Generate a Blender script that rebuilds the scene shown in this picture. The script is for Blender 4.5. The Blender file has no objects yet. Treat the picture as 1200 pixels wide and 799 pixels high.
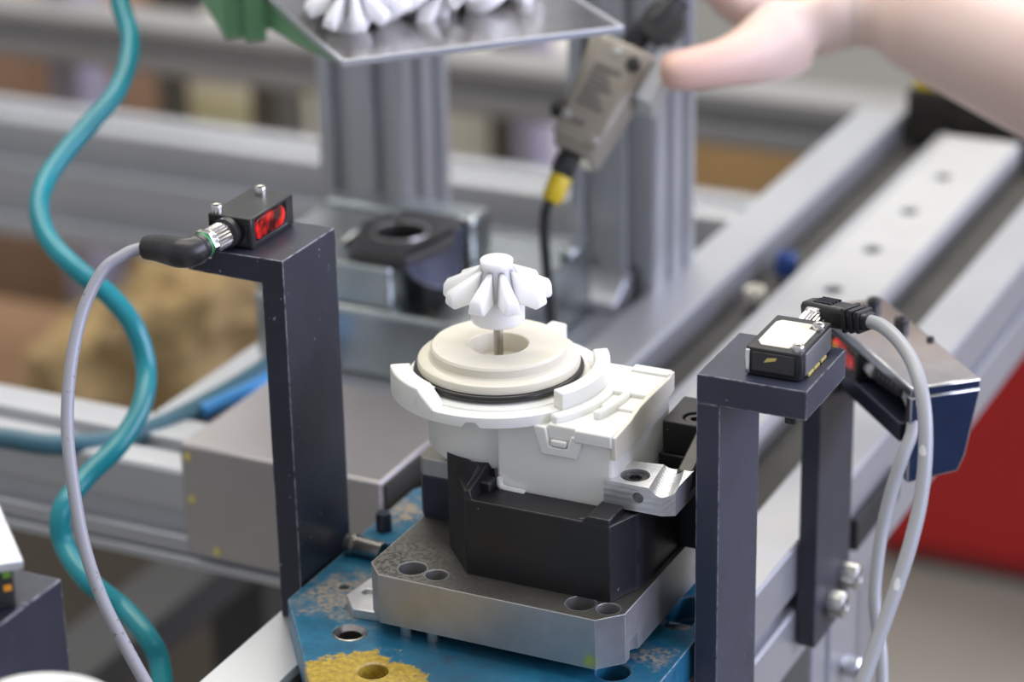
import bpy, bmesh, math, random
from math import sin, cos, pi, radians
from mathutils import Vector, Matrix, noise

random.seed(7)
C = bpy.context.scene.collection
SC = bpy.context.scene

# ------------------------------------------------------------------ camera
CAM = Vector((0.3890, -0.7838, 0.4622))
_yaw, _pit, _rol = radians(26.066), radians(22.464), radians(-1.1834)
_r0 = Vector((cos(_yaw), sin(_yaw), 0))
FWD = Vector((-sin(_yaw) * cos(_pit), cos(_yaw) * cos(_pit), -sin(_pit)))
_u0 = _r0.cross(FWD)
RGT = _r0 * cos(_rol) + _u0 * sin(_rol)
UPV = _u0 * cos(_rol) - _r0 * sin(_rol)
cam = bpy.data.cameras.new('camera')
cam.sensor_width = 36.0
cam.lens = 89.85
cam.clip_start = 0.02
cam.clip_end = 60
cam.dof.use_dof = True
cam.dof.focus_distance = 0.914
cam.dof.aperture_fstop = 6.5
co = bpy.data.objects.new('camera', cam)
co.matrix_world = Matrix.Translation(CAM) @ Matrix((RGT, UPV, -FWD)).transposed().to_4x4()
C.objects.link(co)
SC.camera = co

# ------------------------------------------------------------------ world, lamps, exposure
SC.view_settings.view_transform = 'Standard'
SC.view_settings.look = 'None'
SC.view_settings.gamma = 1.0
SC.view_settings.use_curve_mapping = False
SC.view_settings.exposure = 0.12
w = bpy.data.worlds.new('world')
SC.world = w
w.use_nodes = True
bg = w.node_tree.nodes['Background']
_tc = w.node_tree.nodes.new('ShaderNodeTexCoord')
_sx = w.node_tree.nodes.new('ShaderNodeSeparateXYZ')
_rp = w.node_tree.nodes.new('ShaderNodeValToRGB')
w.node_tree.links.new(_tc.outputs['Generated'], _sx.inputs[0])
w.node_tree.links.new(_sx.outputs[2], _rp.inputs[0])
_rp.color_ramp.elements[0].position = 0.0
_rp.color_ramp.elements[0].color = (0.44, 0.46, 0.55, 1)   # the dim far end of the hall
_rp.color_ramp.elements[1].position = 0.75
_rp.color_ramp.elements[1].color = (0.80, 0.80, 0.82, 1)   # its pale roof
w.node_tree.links.new(_rp.outputs[0], bg.inputs['Color'])
bg.inputs['Strength'].default_value = 0.72


def area(name, loc, target, sx, sy, power, col):
    l = bpy.data.lights.new(name, 'AREA')
    l.shape = 'RECTANGLE'
    l.size, l.size_y = sx, sy
    l.energy = power
    l.color = col
    o = bpy.data.objects.new(name, l)
    d = (Vector(target) - Vector(loc)).normalized()
    o.matrix_world = Matrix.Translation(loc) @ d.to_track_quat('-Z', 'Y').to_matrix().to_4x4()
    C.objects.link(o)


# ceiling lamps of the hall and the row of windows on its right side
area('ceiling_lamp_near', (-0.6, 0.3, 3.0), (-0.6, 0.3, 0), 3.4, 1.2, 56, (1.0, 0.96, 0.87))
area('ceiling_lamp_far', (-0.9, 3.0, 3.2), (-0.9, 2.6, 0), 4.0, 1.4, 100, (1.0, 0.96, 0.87))
area('window_light', (4.2, 1.2, 1.6), (0, 0.6, 0), 5.0, 2.2, 260, (0.69, 0.72, 1.0))


def at(px, py, d):
    """world point seen at a place of the 1200x799 photograph, d metres along the view axis"""
    return CAM + d * (FWD + RGT * ((px - 600.0) / 2995.0) + UPV * ((399.5 - py) / 2995.0))


# ------------------------------------------------------------------ materials
class NT:
    def __init__(self, name):
        self.m = bpy.data.materials.new(name)
        self.m.use_nodes = True
        self.t = self.m.node_tree
        self.b = self.t.nodes['Principled BSDF']
        self.tc = None

    def n(self, typ, **kw):
        nd = self.t.nodes.new(typ)
        for k, v in kw.items():
            setattr(nd, k, v)
        return nd

    def l(self, a, b):
        self.t.links.new(a, b)

    def coord(self):
        if self.tc is None:
            self.tc = self.n('ShaderNodeTexCoord').outputs['Object']
        return self.tc

    def noise(self, scale, detail=4, rough=0.6, stretch=None):
        nz = self.n('ShaderNodeTexNoise')
        nz.inputs['Scale'].default_value = scale
        nz.inputs['Detail'].default_value = detail
        nz.inputs['Roughness'].default_value = rough
        src = self.coord()
        if stretch:
            mp = self.n('ShaderNodeMapping')
            mp.inputs['Scale'].default_value = stretch
            self.l(src, mp.inputs['Vector'])
            src = mp.outputs['Vector']
        self.l(src, nz.inputs['Vector'])
        return nz.outputs['Fac']

    def ramp(self, fac, a, b, ca=(0, 0, 0, 1), cb=(1, 1, 1, 1)):
        r = self.n('ShaderNodeValToRGB')
        r.color_ramp.elements[0].position = a
        r.color_ramp.elements[1].position = b
        r.color_ramp.elements[0].color = ca
        r.color_ramp.elements[1].color = cb
        self.l(fac, r.inputs['Fac'])
        return r.outputs['Color']

    def mix(self, fac, a, b):
        m = self.n('ShaderNodeMix', data_type='RGBA')
        for sock, v in ((m.inputs['Factor'], fac), (m.inputs['A'], a), (m.inputs['B'], b)):
            pass
        ins = [i for i in m.inputs if i.enabled]
        for sock, v in zip(ins, (fac, a, b)):
            if hasattr(v, 'is_output'):
                self.l(v, sock)
            elif isinstance(v, (int, float)):
                sock.default_value = v
            else:
                sock.default_value = (v[0], v[1], v[2], 1)
        return [o for o in m.outputs if o.enabled][0]

    def math(self, op, a, b=None, c=None):
        m = self.n('ShaderNodeMath', operation=op)
        for i, v in enumerate((a, b, c)):
            if v is None:
                continue
            if hasattr(v, 'is_output'):
                self.l(v, m.inputs[i])
            else:
                m.inputs[i].default_value = v
        return m.outputs[0]

    def blob(self, x, y, r0, r1, wob=0.0, scale=60):
        """1 inside a wobbly disc about (x, y) of the object, 0 outside"""
        s = self.n('ShaderNodeSeparateXYZ')
        self.l(self.coord(), s.inputs[0])
        dx = self.math('SUBTRACT', s.outputs[0], x)
        dy = self.math('SUBTRACT', s.outputs[1], y)
        d = self.math('SQRT', self.math('ADD', self.math('MULTIPLY', dx, dx), self.math('MULTIPLY', dy, dy)))
        if wob:
            nz = self.noise(scale, 6, 0.65)
            d = self.math('ADD', d, self.math('MULTIPLY', self.math('SUBTRACT', nz, 0.5), wob))
        mr = self.n('ShaderNodeMapRange')
        mr.inputs['From Min'].default_value = r0
        mr.inputs['From Max'].default_value = r1
        mr.inputs['To Min'].default_value = 1
        mr.inputs['To Max'].default_value = 0
        self.l(d, mr.inputs['Value'])
        return mr.outputs[0]

    def edge(self, radius=0.0007, lo=0.72, hi=0.93):
        """mask of worn edges"""
        bv = self.n('ShaderNodeBevel', samples=4)
        bv.inputs['Radius'].default_value = radius
        ge = self.n('ShaderNodeNewGeometry')
        vm = self.n('ShaderNodeVectorMath', operation='DOT_PRODUCT')
        self.l(bv.outputs['Normal'], vm.inputs[0])
        self.l(ge.outputs['True Normal'], vm.inputs[1])
        mr = self.n('ShaderNodeMapRange')
        mr.inputs['From Min'].default_value = hi
        mr.inputs['From Max'].default_value = lo
        self.l(vm.outputs['Value'], mr.inputs['Value'])
        return mr.outputs[0]

    def col(self, v):
        if hasattr(v, 'is_output'):
            self.l(v, self.b.inputs['Base Color'])
        else:
            self.b.inputs['Base Color'].default_value = (v[0], v[1], v[2], 1)

    def bump(self, h, strength=0.2, dist=0.0005):
        b = self.n('ShaderNodeBump')
        b.inputs['Strength'].default_value = strength
        b.inputs['Distance'].default_value = dist
        self.l(h, b.inputs['Height'])
        self.l(b.outputs[0], self.b.inputs['Normal'])

    def set(self, rough=None, metal=None, spec=None, sss=None, sssr=None, trans=None, coat=None):
        i = self.b.inputs
        if rough is not None:
            if hasattr(rough, 'is_output'):
                self.l(rough, i['Roughness'])
            else:
                i['Roughness'].default_value = rough
        if metal is not None:
            if hasattr(metal, 'is_output'):
                self.l(metal, i['Metallic'])
            else:
                i['Metallic'].default_value = metal
        if spec is not None:
            i['Specular IOR Level'].default_value = spec
        if sss is not None:
            i['Subsurface Weight'].default_value = sss
            i['Subsurface Radius'].default_value = sssr or (1, 1, 1)
            i['Subsurface Scale'].default_value = 0.004
        if trans is not None:
            i['Transmission Weight'].default_value = trans
        if coat is not None:
            i['Coat Weight'].default_value = coat


M = {}


def simple(name, col, rough=0.5, metal=0.0, var=0.15, scale=40, bump=0.0, stretch=None, **kw):
    n = NT(name)
    a = tuple(max(0, c * (1 - var)) for c in col)
    b = tuple(min(1, c * (1 + var)) for c in col)
    nz = n.noise(scale, 4, 0.6, stretch)
    n.col(n.ramp(nz, 0.3, 0.7, a + (1,), b + (1,)))
    n.set(rough=rough, metal=metal, **kw)
    if bump:
        n.bump(nz, bump)
    M[name] = n.m
    return n


simple('white_plastic', (0.84, 0.84, 0.78), 0.38, var=0.02, sss=0.25, sssr=(1, 0.95, 0.85))
simple('beige_plastic', (0.74, 0.70, 0.58), 0.33, var=0.02, sss=0.3, sssr=(1, 0.9, 0.7))
simple('milky_plastic', (0.93, 0.93, 0.92), 0.30, var=0.01, sss=0.8, sssr=(1, 1, 1)).b.inputs['Subsurface Scale'].default_value = 0.009
simple('rubber', (0.02, 0.018, 0.016), 0.28, var=0.1)
simple('pin_steel', (0.42, 0.39, 0.36), 0.28, 1.0, var=0.15, scale=300, stretch=(1, 1, 0.05))
simple('screw_steel', (0.68, 0.68, 0.66), 0.28, 1.0, var=0.1, scale=200)
simple('black_screw', (0.035, 0.034, 0.034), 0.35, 0.3, var=0.3, scale=300)
simple('dark_hole', (0.035, 0.03, 0.025), 0.6, 0.3, var=0.4, scale=300)
simple('nickel', (0.75, 0.73, 0.68), 0.22, 1.0, var=0.06, scale=200)
simple('extrusion', (0.54, 0.55, 0.57), 0.38, 0.75, var=0.06, scale=8, stretch=(1, 1, 1), bump=0.02)
simple('slot_shadow', (0.20, 0.20, 0.20), 0.5, 0.7, var=0.1)
simple('black_plastic', (0.022, 0.022, 0.022), 0.36, var=0.25, scale=250)
simple('black_gloss', (0.012, 0.013, 0.016), 0.12, var=0.3, scale=200)
simple('teal_hose', (0.008, 0.23, 0.27), 0.25, var=0.12, scale=60)
simple('blue_hose', (0.05, 0.27, 0.60), 0.3, var=0.1)
simple('slate_hose', (0.045, 0.13, 0.17), 0.35, var=0.2)
simple('yellow_plastic', (0.72, 0.52, 0.02), 0.4, var=0.08)
simple('green_plastic', (0.15, 0.34, 0.17), 0.45, var=0.06)
simple('cardboard', (0.235, 0.135, 0.07), 0.85, var=0.12, scale=6)
simple('tan_board', (0.40, 0.25, 0.10), 0.85, var=0.1, scale=6)
simple('kraft_paper', (0.36, 0.25, 0.11), 0.8, var=0.25, scale=14, bump=0.3)
simple('cream_paint', (0.74, 0.70, 0.58), 0.5, var=0.05)
simple('pale_yellow', (0.72, 0.68, 0.40), 0.5, var=0.08)
simple('navy_plastic', (0.012, 0.016, 0.04), 0.45, var=0.1)
simple('navy_panel', (0.02, 0.045, 0.16), 0.5, var=0.05)
simple('chuck_metal', (0.075, 0.07, 0.065), 0.38, 0.4, var=0.2, scale=90)
simple('olive_post', (0.09, 0.08, 0.055), 0.6, var=0.15)
simple('lilac_paint', (0.33, 0.31, 0.36), 0.5, var=0.06)
simple('grey_machine', (0.16, 0.16, 0.165), 0.5, var=0.25, scale=8)
simple('red_paint', (0.42, 0.012, 0.012), 0.45, var=0.06, scale=5)
simple('belt', (0.055, 0.052, 0.045), 0.55, 0.2, var=0.2, scale=30)
simple('guide_white', (0.50, 0.50, 0.48), 0.4, var=0.04)
simple('strip_black', (0.015, 0.015, 0.015), 0.5, var=0.2)
simple('polished_steel', (0.66, 0.66, 0.67), 0.16, 1.0, var=0.1, scale=90)
simple('tray_steel', (0.50, 0.48, 0.45), 0.22, 1.0, var=0.08, scale=30)
simple('switch_body', (0.34, 0.31, 0.26), 0.35, 0.55, var=0.06)
simple('engraving', (0.13, 0.12, 0.11), 0.5, 0.3, var=0.3, scale=300)
simple('yellow_dot', (0.75, 0.62, 0.18), 0.4, var=0.05)
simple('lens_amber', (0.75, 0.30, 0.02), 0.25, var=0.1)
simple('green_seal', (0.05, 0.28, 0.10), 0.4, var=0.1)
simple('fitting_blue', (0.02, 0.06, 0.22), 0.3, var=0.1)
simple('dull_board', (0.13, 0.105, 0.08), 0.8, var=0.1, scale=8)
simple('beam_grey', (0.28, 0.275, 0.265), 0.6, 0.2, var=0.05, scale=8)
simple('led_green', (0.12, 0.28, 0.03), 0.3, var=0.1)
simple('dark_grease', (0.035, 0.032, 0.026), 0.5, 0.5, var=0.4, scale=60)
simple('cover_grey', (0.46, 0.43, 0.42), 0.42, 0.75, var=0.07, scale=14)


def mk_floor():
    n = NT('floor_paint')
    nz = n.noise(1.6, 5)
    n.col(n.ramp(nz, 0.3, 0.7, (0.185, 0.178, 0.15, 1), (0.23, 0.222, 0.19, 1)))
    n.set(rough=0.45)
    M['floor_paint'] = n.m


def mk_pallet():
    n = NT('worn_blue_paint')
    fine = n.noise(420, 5, 0.7)
    mid = n.noise(95, 6, 0.7)
    base = n.ramp(mid, 0.3, 0.72, (0.008, 0.085, 0.155, 1), (0.02, 0.165, 0.28, 1))
    bare = n.math('MULTIPLY', n.blob(-0.052, -0.034, 0.010, 0.020, 0.05, 110), n.ramp(fine, 0.38, 0.55))
    bare2 = n.math('MULTIPLY', n.blob(-0.060, 0.030, 0.006, 0.020, 0.04, 130), n.ramp(fine, 0.42, 0.55))
    bare3 = n.math('MULTIPLY', n.blob(0.073, -0.030, 0.003, 0.010, 0.03, 130), n.ramp(fine, 0.42, 0.55))
    bare = n.math('MAXIMUM', n.math('MAXIMUM', bare, bare2), bare3)
    base = n.mix(bare, base, (0.33, 0.27, 0.21))
    yel = n.blob(-0.014, -0.094, 0.024, 0.0265, 0.030, 120)
    spots = n.ramp(n.noise(230, 2, 0.5), 0.70, 0.73)
    sp = n.math('MULTIPLY', spots, n.blob(0.005, -0.078, 0.012, 0.034))
    yel = n.math('MAXIMUM', yel, sp)
    yc = n.ramp(fine, 0.35, 0.7, (0.30, 0.20, 0.03, 1), (0.62, 0.43, 0.05, 1))
    base = n.mix(yel, base, yc)
    grease = n.math('MULTIPLY', n.blob(0.012, -0.064, 0.004, 0.030, 0.03, 80), n.ramp(mid, 0.35, 0.6))
    base = n.mix(n.math('MULTIPLY', grease, 0.75), base, (0.03, 0.04, 0.05))
    e = n.math('MULTIPLY', n.edge(0.0010, 0.80, 0.985), n.ramp(n.noise(300, 3), 0.35, 0.55))
    base = n.mix(e, base, (0.55, 0.55, 0.52))
    n.col(base)
    n.set(rough=n.math('ADD', n.math('MULTIPLY', fine, 0.35), 0.22))
    n.bump(fine, 0.15, 0.0004)
    M['worn_blue_paint'] = n.m


def mk_ground():
    n = NT('ground_steel')
    fine = n.noise(620, 3, 0.7)
    mid = n.noise(60, 5, 0.65)
    base = n.ramp(mid, 0.3, 0.7, (0.38, 0.375, 0.37, 1), (0.48, 0.475, 0.47, 1))
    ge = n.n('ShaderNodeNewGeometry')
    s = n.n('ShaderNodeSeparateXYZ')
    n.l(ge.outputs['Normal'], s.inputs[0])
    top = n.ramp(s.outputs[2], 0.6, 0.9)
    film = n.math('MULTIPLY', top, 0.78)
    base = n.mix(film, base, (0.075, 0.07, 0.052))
    speck = n.ramp(fine, 0.47, 0.55)
    zone = n.math('MAXIMUM', n.blob(-0.024, -0.045, 0.006, 0.030, 0.02, 100), n.math('MULTIPLY', n.blob(0.02, -0.048, 0.01, 0.045, 0.02, 90), 0.55))
    dirt = n.math('MULTIPLY', n.math('MULTIPLY', speck, zone), top)
    base = n.mix(dirt, base, (0.006, 0.0055, 0.005))
    e = n.edge(0.0009, 0.80, 0.985)
    base = n.mix(e, base, (0.72, 0.71, 0.68))
    s2 = n.n('ShaderNodeSeparateXYZ')
    n.l(n.coord(), s2.inputs[0])
    d = n.n('ShaderNodeVectorMath', operation='DISTANCE')
    n.l(n.coord(), d.inputs[0])
    d.inputs[1].default_value = (0.0615, -0.0565, 0.0085)
    dd = n.math('ADD', d.outputs['Value'], n.math('MULTIPLY', n.math('SUBTRACT', n.noise(260, 4), 0.5), 0.006))
    n.col(n.mix(n.ramp(dd, 0.0022, 0.0028, (1, 1, 1, 1), (0, 0, 0, 1)), base, (0.60, 0.62, 0.10)))
    n.set(rough=n.math('ADD', n.math('MULTIPLY', mid, 0.2), 0.38), metal=n.math('SUBTRACT', 0.85, n.math('MULTIPLY', dirt, 0.8)))
    n.bump(fine, 0.12, 0.0003)
    M['ground_steel'] = n.m


def mk_worn_black(name, base_c, rough, edge_amt=0.9, speck=0.72, side=None):
    n = NT(name)
    mid = n.noise(45, 5, 0.6)
    base = n.ramp(mid, 0.3, 0.7, tuple(c * 0.82 for c in base_c) + (1,), tuple(c * 1.2 for c in base_c) + (1,))
    sp = n.ramp(n.noise(330, 2, 0.5), speck, speck + 0.03)
    base = n.mix(n.math('MULTIPLY', sp, 0.5), base, (0.45, 0.46, 0.48))
    if edge_amt:
        e = n.math('MULTIPLY', n.edge(0.0010, 0.80, 0.985), n.math('MULTIPLY', n.ramp(n.noise(210, 4, 0.7), 0.38, 0.56), edge_amt))
        base = n.mix(e, base, (0.62, 0.63, 0.66))
    n.col(base)
    n.set(rough=rough, metal=0.2, spec=0.55)
    n.bump(n.noise(500, 3), 0.06, 0.0003)
    M[name] = n.m


def mk_grey_cable():
    n = NT('grey_cable')
    nz = n.noise(260, 3, 0.6)
    base = n.mix(n.ramp(nz, 0.62, 0.72), (0.31, 0.315, 0.345), (0.10, 0.10, 0.11))
    n.col(base)
    n.set(rough=0.38)
    M['grey_cable'] = n.m
    n = NT('clean_grey_cable')
    nz = n.noise(120, 2, 0.4)
    base = n.mix(n.ramp(nz, 0.72, 0.74), (0.37, 0.38, 0.39), (0.66, 0.66, 0.64))
    n.col(base)
    n.set(rough=0.34)
    M['clean_grey_cable'] = n.m


def mk_machined():
    n = NT('machined_aluminium')
    wv = n.n('ShaderNodeTexWave', wave_type='RINGS')
    mp = n.n('ShaderNodeMapping')
    mp.inputs['Location'].default_value = (-0.045, 0, -0.045)
    n.l(n.coord(), mp.inputs['Vector'])
    n.l(mp.outputs[0], wv.inputs['Vector'])
    wv.inputs['Scale'].default_value = 260
    wv.inputs['Distortion'].default_value = 2.5
    nz = n.noise(90, 4)
    n.col(n.ramp(nz, 0.3, 0.7, (0.60, 0.61, 0.63, 1), (0.76, 0.76, 0.77, 1)))
    n.set(rough=0.36, metal=0.85)
    n.bump(wv.outputs['Fac'], 0.12, 0.0003)
    M['machined_aluminium'] = n.m


def mk_zinc():
    n = NT('zinc_plate')
    nz = n.noise(30, 5, 0.7)
    n.col(n.ramp(nz, 0.3, 0.7, (0.42, 0.46, 0.45, 1), (0.58, 0.61, 0.60, 1)))
    n.set(rough=0.27, metal=1.0)
    M['zinc_plate'] = n.m


def mk_lens():
    n = NT('red_lens')
    nz = n.noise(150, 3, 0.5, (1, 1, 0.8))
    n.col(n.ramp(nz, 0.46, 0.72, (0.035, 0.001, 0.001, 1), (0.62, 0.010, 0.008, 1)))
    n.set(rough=0.12, coat=0.3)
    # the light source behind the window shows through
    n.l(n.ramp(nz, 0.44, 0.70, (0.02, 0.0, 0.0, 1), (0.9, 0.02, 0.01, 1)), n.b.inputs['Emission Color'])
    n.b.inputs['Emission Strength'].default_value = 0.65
    M['red_lens'] = n.m


def mk_skin():
    n = NT('skin')
    a = n.noise(14, 4, 0.6)
    b = n.noise(220, 3, 0.6)
    base = n.ramp(a, 0.3, 0.7, (0.79, 0.58, 0.48, 1), (0.85, 0.67, 0.57, 1))
    d = n.n('ShaderNodeVectorMath', operation='DISTANCE')
    n.l(n.coord(), d.inputs[0])
    d.inputs[1].default_value = tuple(at(770, 88, 1.19))
    base = n.mix(n.ramp(d.outputs['Value'], 0.0, 0.055, (0.55, 0.55, 0.55, 1), (0, 0, 0, 1)), base, (0.80, 0.32, 0.22))
    n.col(base)
    n.set(rough=0.48, sss=0.35, sssr=(1.0, 0.4, 0.25))
    n.bump(b, 0.08, 0.0006)
    M['skin'] = n.m


mk_floor(); mk_pallet(); mk_ground(); mk_grey_cable(); mk_machined(); mk_zinc(); mk_lens(); mk_skin()
mk_worn_black('black_polymer', (0.014, 0.014, 0.015), 0.42, 0.16, 0.74)
mk_worn_black('bracket_paint', (0.026, 0.028, 0.044), 0.40, 0.95, 0.73)
mk_worn_black('bracket_steel', (0.040, 0.045, 0.072), 0.38, 0.9, 0.75)
mk_worn_black('anodised_navy', (0.018, 0.021, 0.038), 0.40, 0.3, 0.78)
mk_worn_black('leg_black', (0.038, 0.040, 0.054), 0.42, 0.3, 0.80)


# ------------------------------------------------------------------ mesh tools
def catmull(pts, n=8):
    pts = [Vector(p) for p in pts]
    out = []
    for i in range(len(pts) - 1):
        p0 = pts[max(i - 1, 0)]; p1 = pts[i]; p2 = pts[i + 1]; p3 = pts[min(i + 2, len(pts) - 1)]
        for k in range(n):
            t = k / n
            out.append(0.5 * ((2 * p1) + (-p0 + p2) * t + (2 * p0 - 5 * p1 + 4 * p2 - p3) * t * t + (-p0 + 3 * p1 - 3 * p2 + p3) * t ** 3))
    out.append(pts[-1])
    return out


def frame(axis):
    a = Vector(axis).normalized()
    h = Vector((0, 0, 1)) if abs(a.z) < 0.9 else Vector((1, 0, 0))
    u = h.cross(a).normalized()
    return u, a.cross(u), a


# right-hand bracket, sensor and cable scaled about the camera to bring them nearer
CAM_SHRINK = (0.88, Vector((0.0467, -0.0941, 0.0555)))
CAM_SCALE = None


def put(p):
    return Vector(p) if CAM_SCALE is None else Vector(p) * CAM_SCALE[0] + CAM_SCALE[1]


def scale_about_cam(g):
    if CAM_SCALE:
        for v in g.bm.verts:
            v.co = put(v.co)


class G:
    def __init__(self):
        self.bm = bmesh.new()

    def faces(self, vs, fs):
        b = [self.bm.verts.new(v) for v in vs]
        for f in fs:
            try:
                self.bm.faces.new([b[i] for i in f])
            except ValueError:
                pass
        return b

    def box(self, x0, x1, y0, y1, z0, z1):
        self.prism([(x0, y0), (x1, y0), (x1, y1), (x0, y1)], z0, z1)
        return self

    def hexa(self, b, t):
        """eight corners: four below, four above"""
        self.faces(list(b) + list(t), [(3, 2, 1, 0), (4, 5, 6, 7)] + [(i, (i + 1) % 4, 4 + (i + 1) % 4, 4 + i) for i in range(4)])
        return self

    def prism(self, poly, a, b, axis='z'):
        """polygon extruded along an axis; poly is (x,y), (x,z) or (y,z)"""
        n = len(poly)
        def P(p, h):
            return {'z': (p[0], p[1], h), 'y': (p[0], h, p[1]), 'x': (h, p[0], p[1])}[axis]
        vs = [P(p, a) for p in poly] + [P(p, b) for p in poly]
        self.faces(vs, [tuple(range(n))[::-1], tuple(range(n, 2 * n))] + [(i, (i + 1) % n, n + (i + 1) % n, n + i) for i in range(n)])
        return self

    def obox(self, origin, ex, ey, ez, x0, x1, y0, y1, z0, z1):
        o = Vector(origin); ex, ey, ez = Vector(ex), Vector(ey), Vector(ez)
        q = lambda x, y, z: o + ex * x + ey * y + ez * z
        self.hexa([q(x0, y0, z0), q(x1, y0, z0), q(x1, y1, z0), q(x0, y1, z0)],
                  [q(x0, y0, z1), q(x1, y0, z1), q(x1, y1, z1), q(x0, y1, z1)])
        return self

    def lathe(self, rings, origin=(0, 0, 0), axis=(0, 0, 1), n=32, cap0=True, cap1=True, ripple=0, amp=0.0):
        """rings of (radius, height[, 'h' for a hexagon])"""
        u, v, a = frame(axis)
        o = Vector(origin)
        rows = []
        for rg in rings:
            row = []
            for k in range(n):
                th = 2 * pi * k / n
                r = rg[0]
                if len(rg) > 2 and rg[2] == 'h':
                    ph = (th % (pi / 3)) - pi / 6
                    r = r * cos(pi / 6) / cos(ph)
                if len(rg) > 2 and rg[2] == 'k':
                    r = r * (1 - 0.09 * (k % 2))
                row.append(self.bm.verts.new(o + u * (r * cos(th)) + v * (r * sin(th)) + a * rg[1]))
            rows.append(row)
        for i in range(len(rows) - 1):
            for k in range(n):
                self.bm.faces.new((rows[i][k], rows[i][(k + 1) % n], rows[i + 1][(k + 1) % n], rows[i + 1][k]))
        if cap0:
            self.bm.faces.new(rows[0][::-1])
        if cap1:
            self.bm.faces.new(rows[-1])
        return self

    def cyl(self, p0, p1, r, n=24, r1=None):
        p0, p1 = Vector(p0), Vector(p1)
        d = p1 - p0
        self.lathe([(r, 0), (r if r1 is None else r1, d.length)], p0, d, n)
        return self

    def screw(self, p, axis, r, h, sock=None):
        """cap screw head with a hexagon socket, p on the seat"""
        s = sock or r * 0.52
        self.lathe([(r, 0), (r, h * 0.86), (r * 0.9, h), (s * 1.15, h), (s, h * 0.97, 'h'), (s, h * 0.35, 'h')], p, axis, 24)
        return self

    def sector(self, r0, r1, a0, a1, z0, z1, n=24, centre=(0, 0), taper=None):
        """arc wall between two radii; taper gives the top height at both ends"""
        rows = []
        for k in range(n + 1):
            t = k / n
            a = radians(a0 + (a1 - a0) * t)
            zt = z1 if not taper else taper(t)
            c, s = cos(a), sin(a)
            rows.append([self.bm.verts.new((centre[0] + r * c, centre[1] + r * s, z)) for r, z in ((r0, z0), (r1, z0), (r1, zt), (r0, zt))])
        for k in range(n):
            for j in range(4):
                self.bm.faces.new((rows[k][j], rows[k][(j + 1) % 4], rows[k + 1][(j + 1) % 4], rows[k + 1][j]))
        self.bm.faces.new(rows[0][::-1]); self.bm.faces.new(rows[-1])
        return self

    def tube(self, pts, r, n=12, sub=8, smooth=True):
        P = catmull(pts, sub) if smooth else [Vector(p) for p in pts]
        t0 = (P[1] - P[0]).normalized()
        u, v, _ = frame(t0)
        rows = []
        for i, p in enumerate(P):
            t = (P[min(i + 1, len(P) - 1)] - P[max(i - 1, 0)]).normalized()
            u = (u - t * u.dot(t)).normalized()
            v = t.cross(u)
            rr = r(i / (len(P) - 1)) if callable(r) else r
            rows.append([self.bm.verts.new(p + u * (rr * cos(2 * pi * k / n)) + v * (rr * sin(2 * pi * k / n))) for k in range(n)])
        for i in range(len(rows) - 1):
            for k in range(n):
                self.bm.faces.new((rows[i][k], rows[i][(k + 1) % n], rows[i + 1][(k + 1) % n], rows[i + 1][k]))
        self.bm.faces.new(rows[0][::-1]); self.bm.faces.new(rows[-1])
        return self


def finish(me, smooth_angle):
    for p in me.polygons:
        p.use_smooth = True
    bm = bmesh.new(); bm.from_mesh(me)
    for e in bm.edges:
        if len(e.link_faces) == 2:
            e.smooth = e.calc_face_angle(0.0) < radians(smooth_angle)
        else:
            e.smooth = False
    bm.to_mesh(me); bm.free()


def obj(name, g, mat, parent=None, bevel=0.0, smooth=35, cuts=None, seg=2):
    scale_about_cam(g)
    for c in cuts or ():
        scale_about_cam(c)
    bmesh.ops.recalc_face_normals(g.bm, faces=g.bm.faces[:])
    me = bpy.data.meshes.new(name)
    g.bm.to_mesh(me); g.bm.free()
    me.materials.append(M[mat])
    o = bpy.data.objects.new(name, me)
    C.objects.link(o)
    if cuts:
        cs = []
        for c in cuts:
            bmesh.ops.recalc_face_normals(c.bm, faces=c.bm.faces[:])
            cm = bpy.data.meshes.new('cut'); c.bm.to_mesh(cm); c.bm.free()
            cobj = bpy.data.objects.new('cut', cm); C.objects.link(cobj)
            md = o.modifiers.new('b', 'BOOLEAN'); md.object = cobj; md.operation = 'DIFFERENCE'; md.solver = 'EXACT'
            cs.append(cobj)
        bpy.context.view_layer.update()
        ev = o.evaluated_get(bpy.context.evaluated_depsgraph_get())
        nm = bpy.data.meshes.new_from_object(ev)
        o.modifiers.clear()
        o.data = nm
        nm.name = name
        bpy.data.meshes.remove(me)
        for cobj in cs:
            cm = cobj.data
            bpy.data.objects.remove(cobj); bpy.data.meshes.remove(cm)
        me = nm
        if not me.materials:
            me.materials.append(M[mat])
    finish(me, smooth)
    if bevel:
        md = o.modifiers.new('bevel', 'BEVEL')
        md.width = bevel; md.segments = seg; md.limit_method = 'ANGLE'; md.angle_limit = radians(40)
        md.harden_normals = False
    if parent is not None:
        o.parent = parent
        root = parent
        while root.parent:
            root = root.parent
        if parent is root and root.type == 'EMPTY':
            o.matrix_parent_inverse = Matrix.Translation(-root.location)
    return o


def tag(o, label, cat, group=None, kind=None):
    if label: o['label'] = label
    if cat: o['category'] = cat
    if group: o['group'] = group
    if kind: o['kind'] = kind
    return o


def thing(name, label, cat, loc, group=None):
    o = bpy.data.objects.new(name, None)
    o.empty_display_size = 0.01
    o.location = put(loc)
    C.objects.link(o)
    return tag(o, label, cat, group)


def dup(root, matrix, label=None):
    r = root.copy(); C.objects.link(r)
    r.matrix_world = matrix
    if label: r['label'] = label
    for ch in root.children:
        c = ch.copy(); C.objects.link(c); c.parent = r
        for gc in ch.children:
            d = gc.copy(); C.objects.link(d); d.parent = c
    return r


def lab(o, s):
    o['label'] = s
    return o


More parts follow.
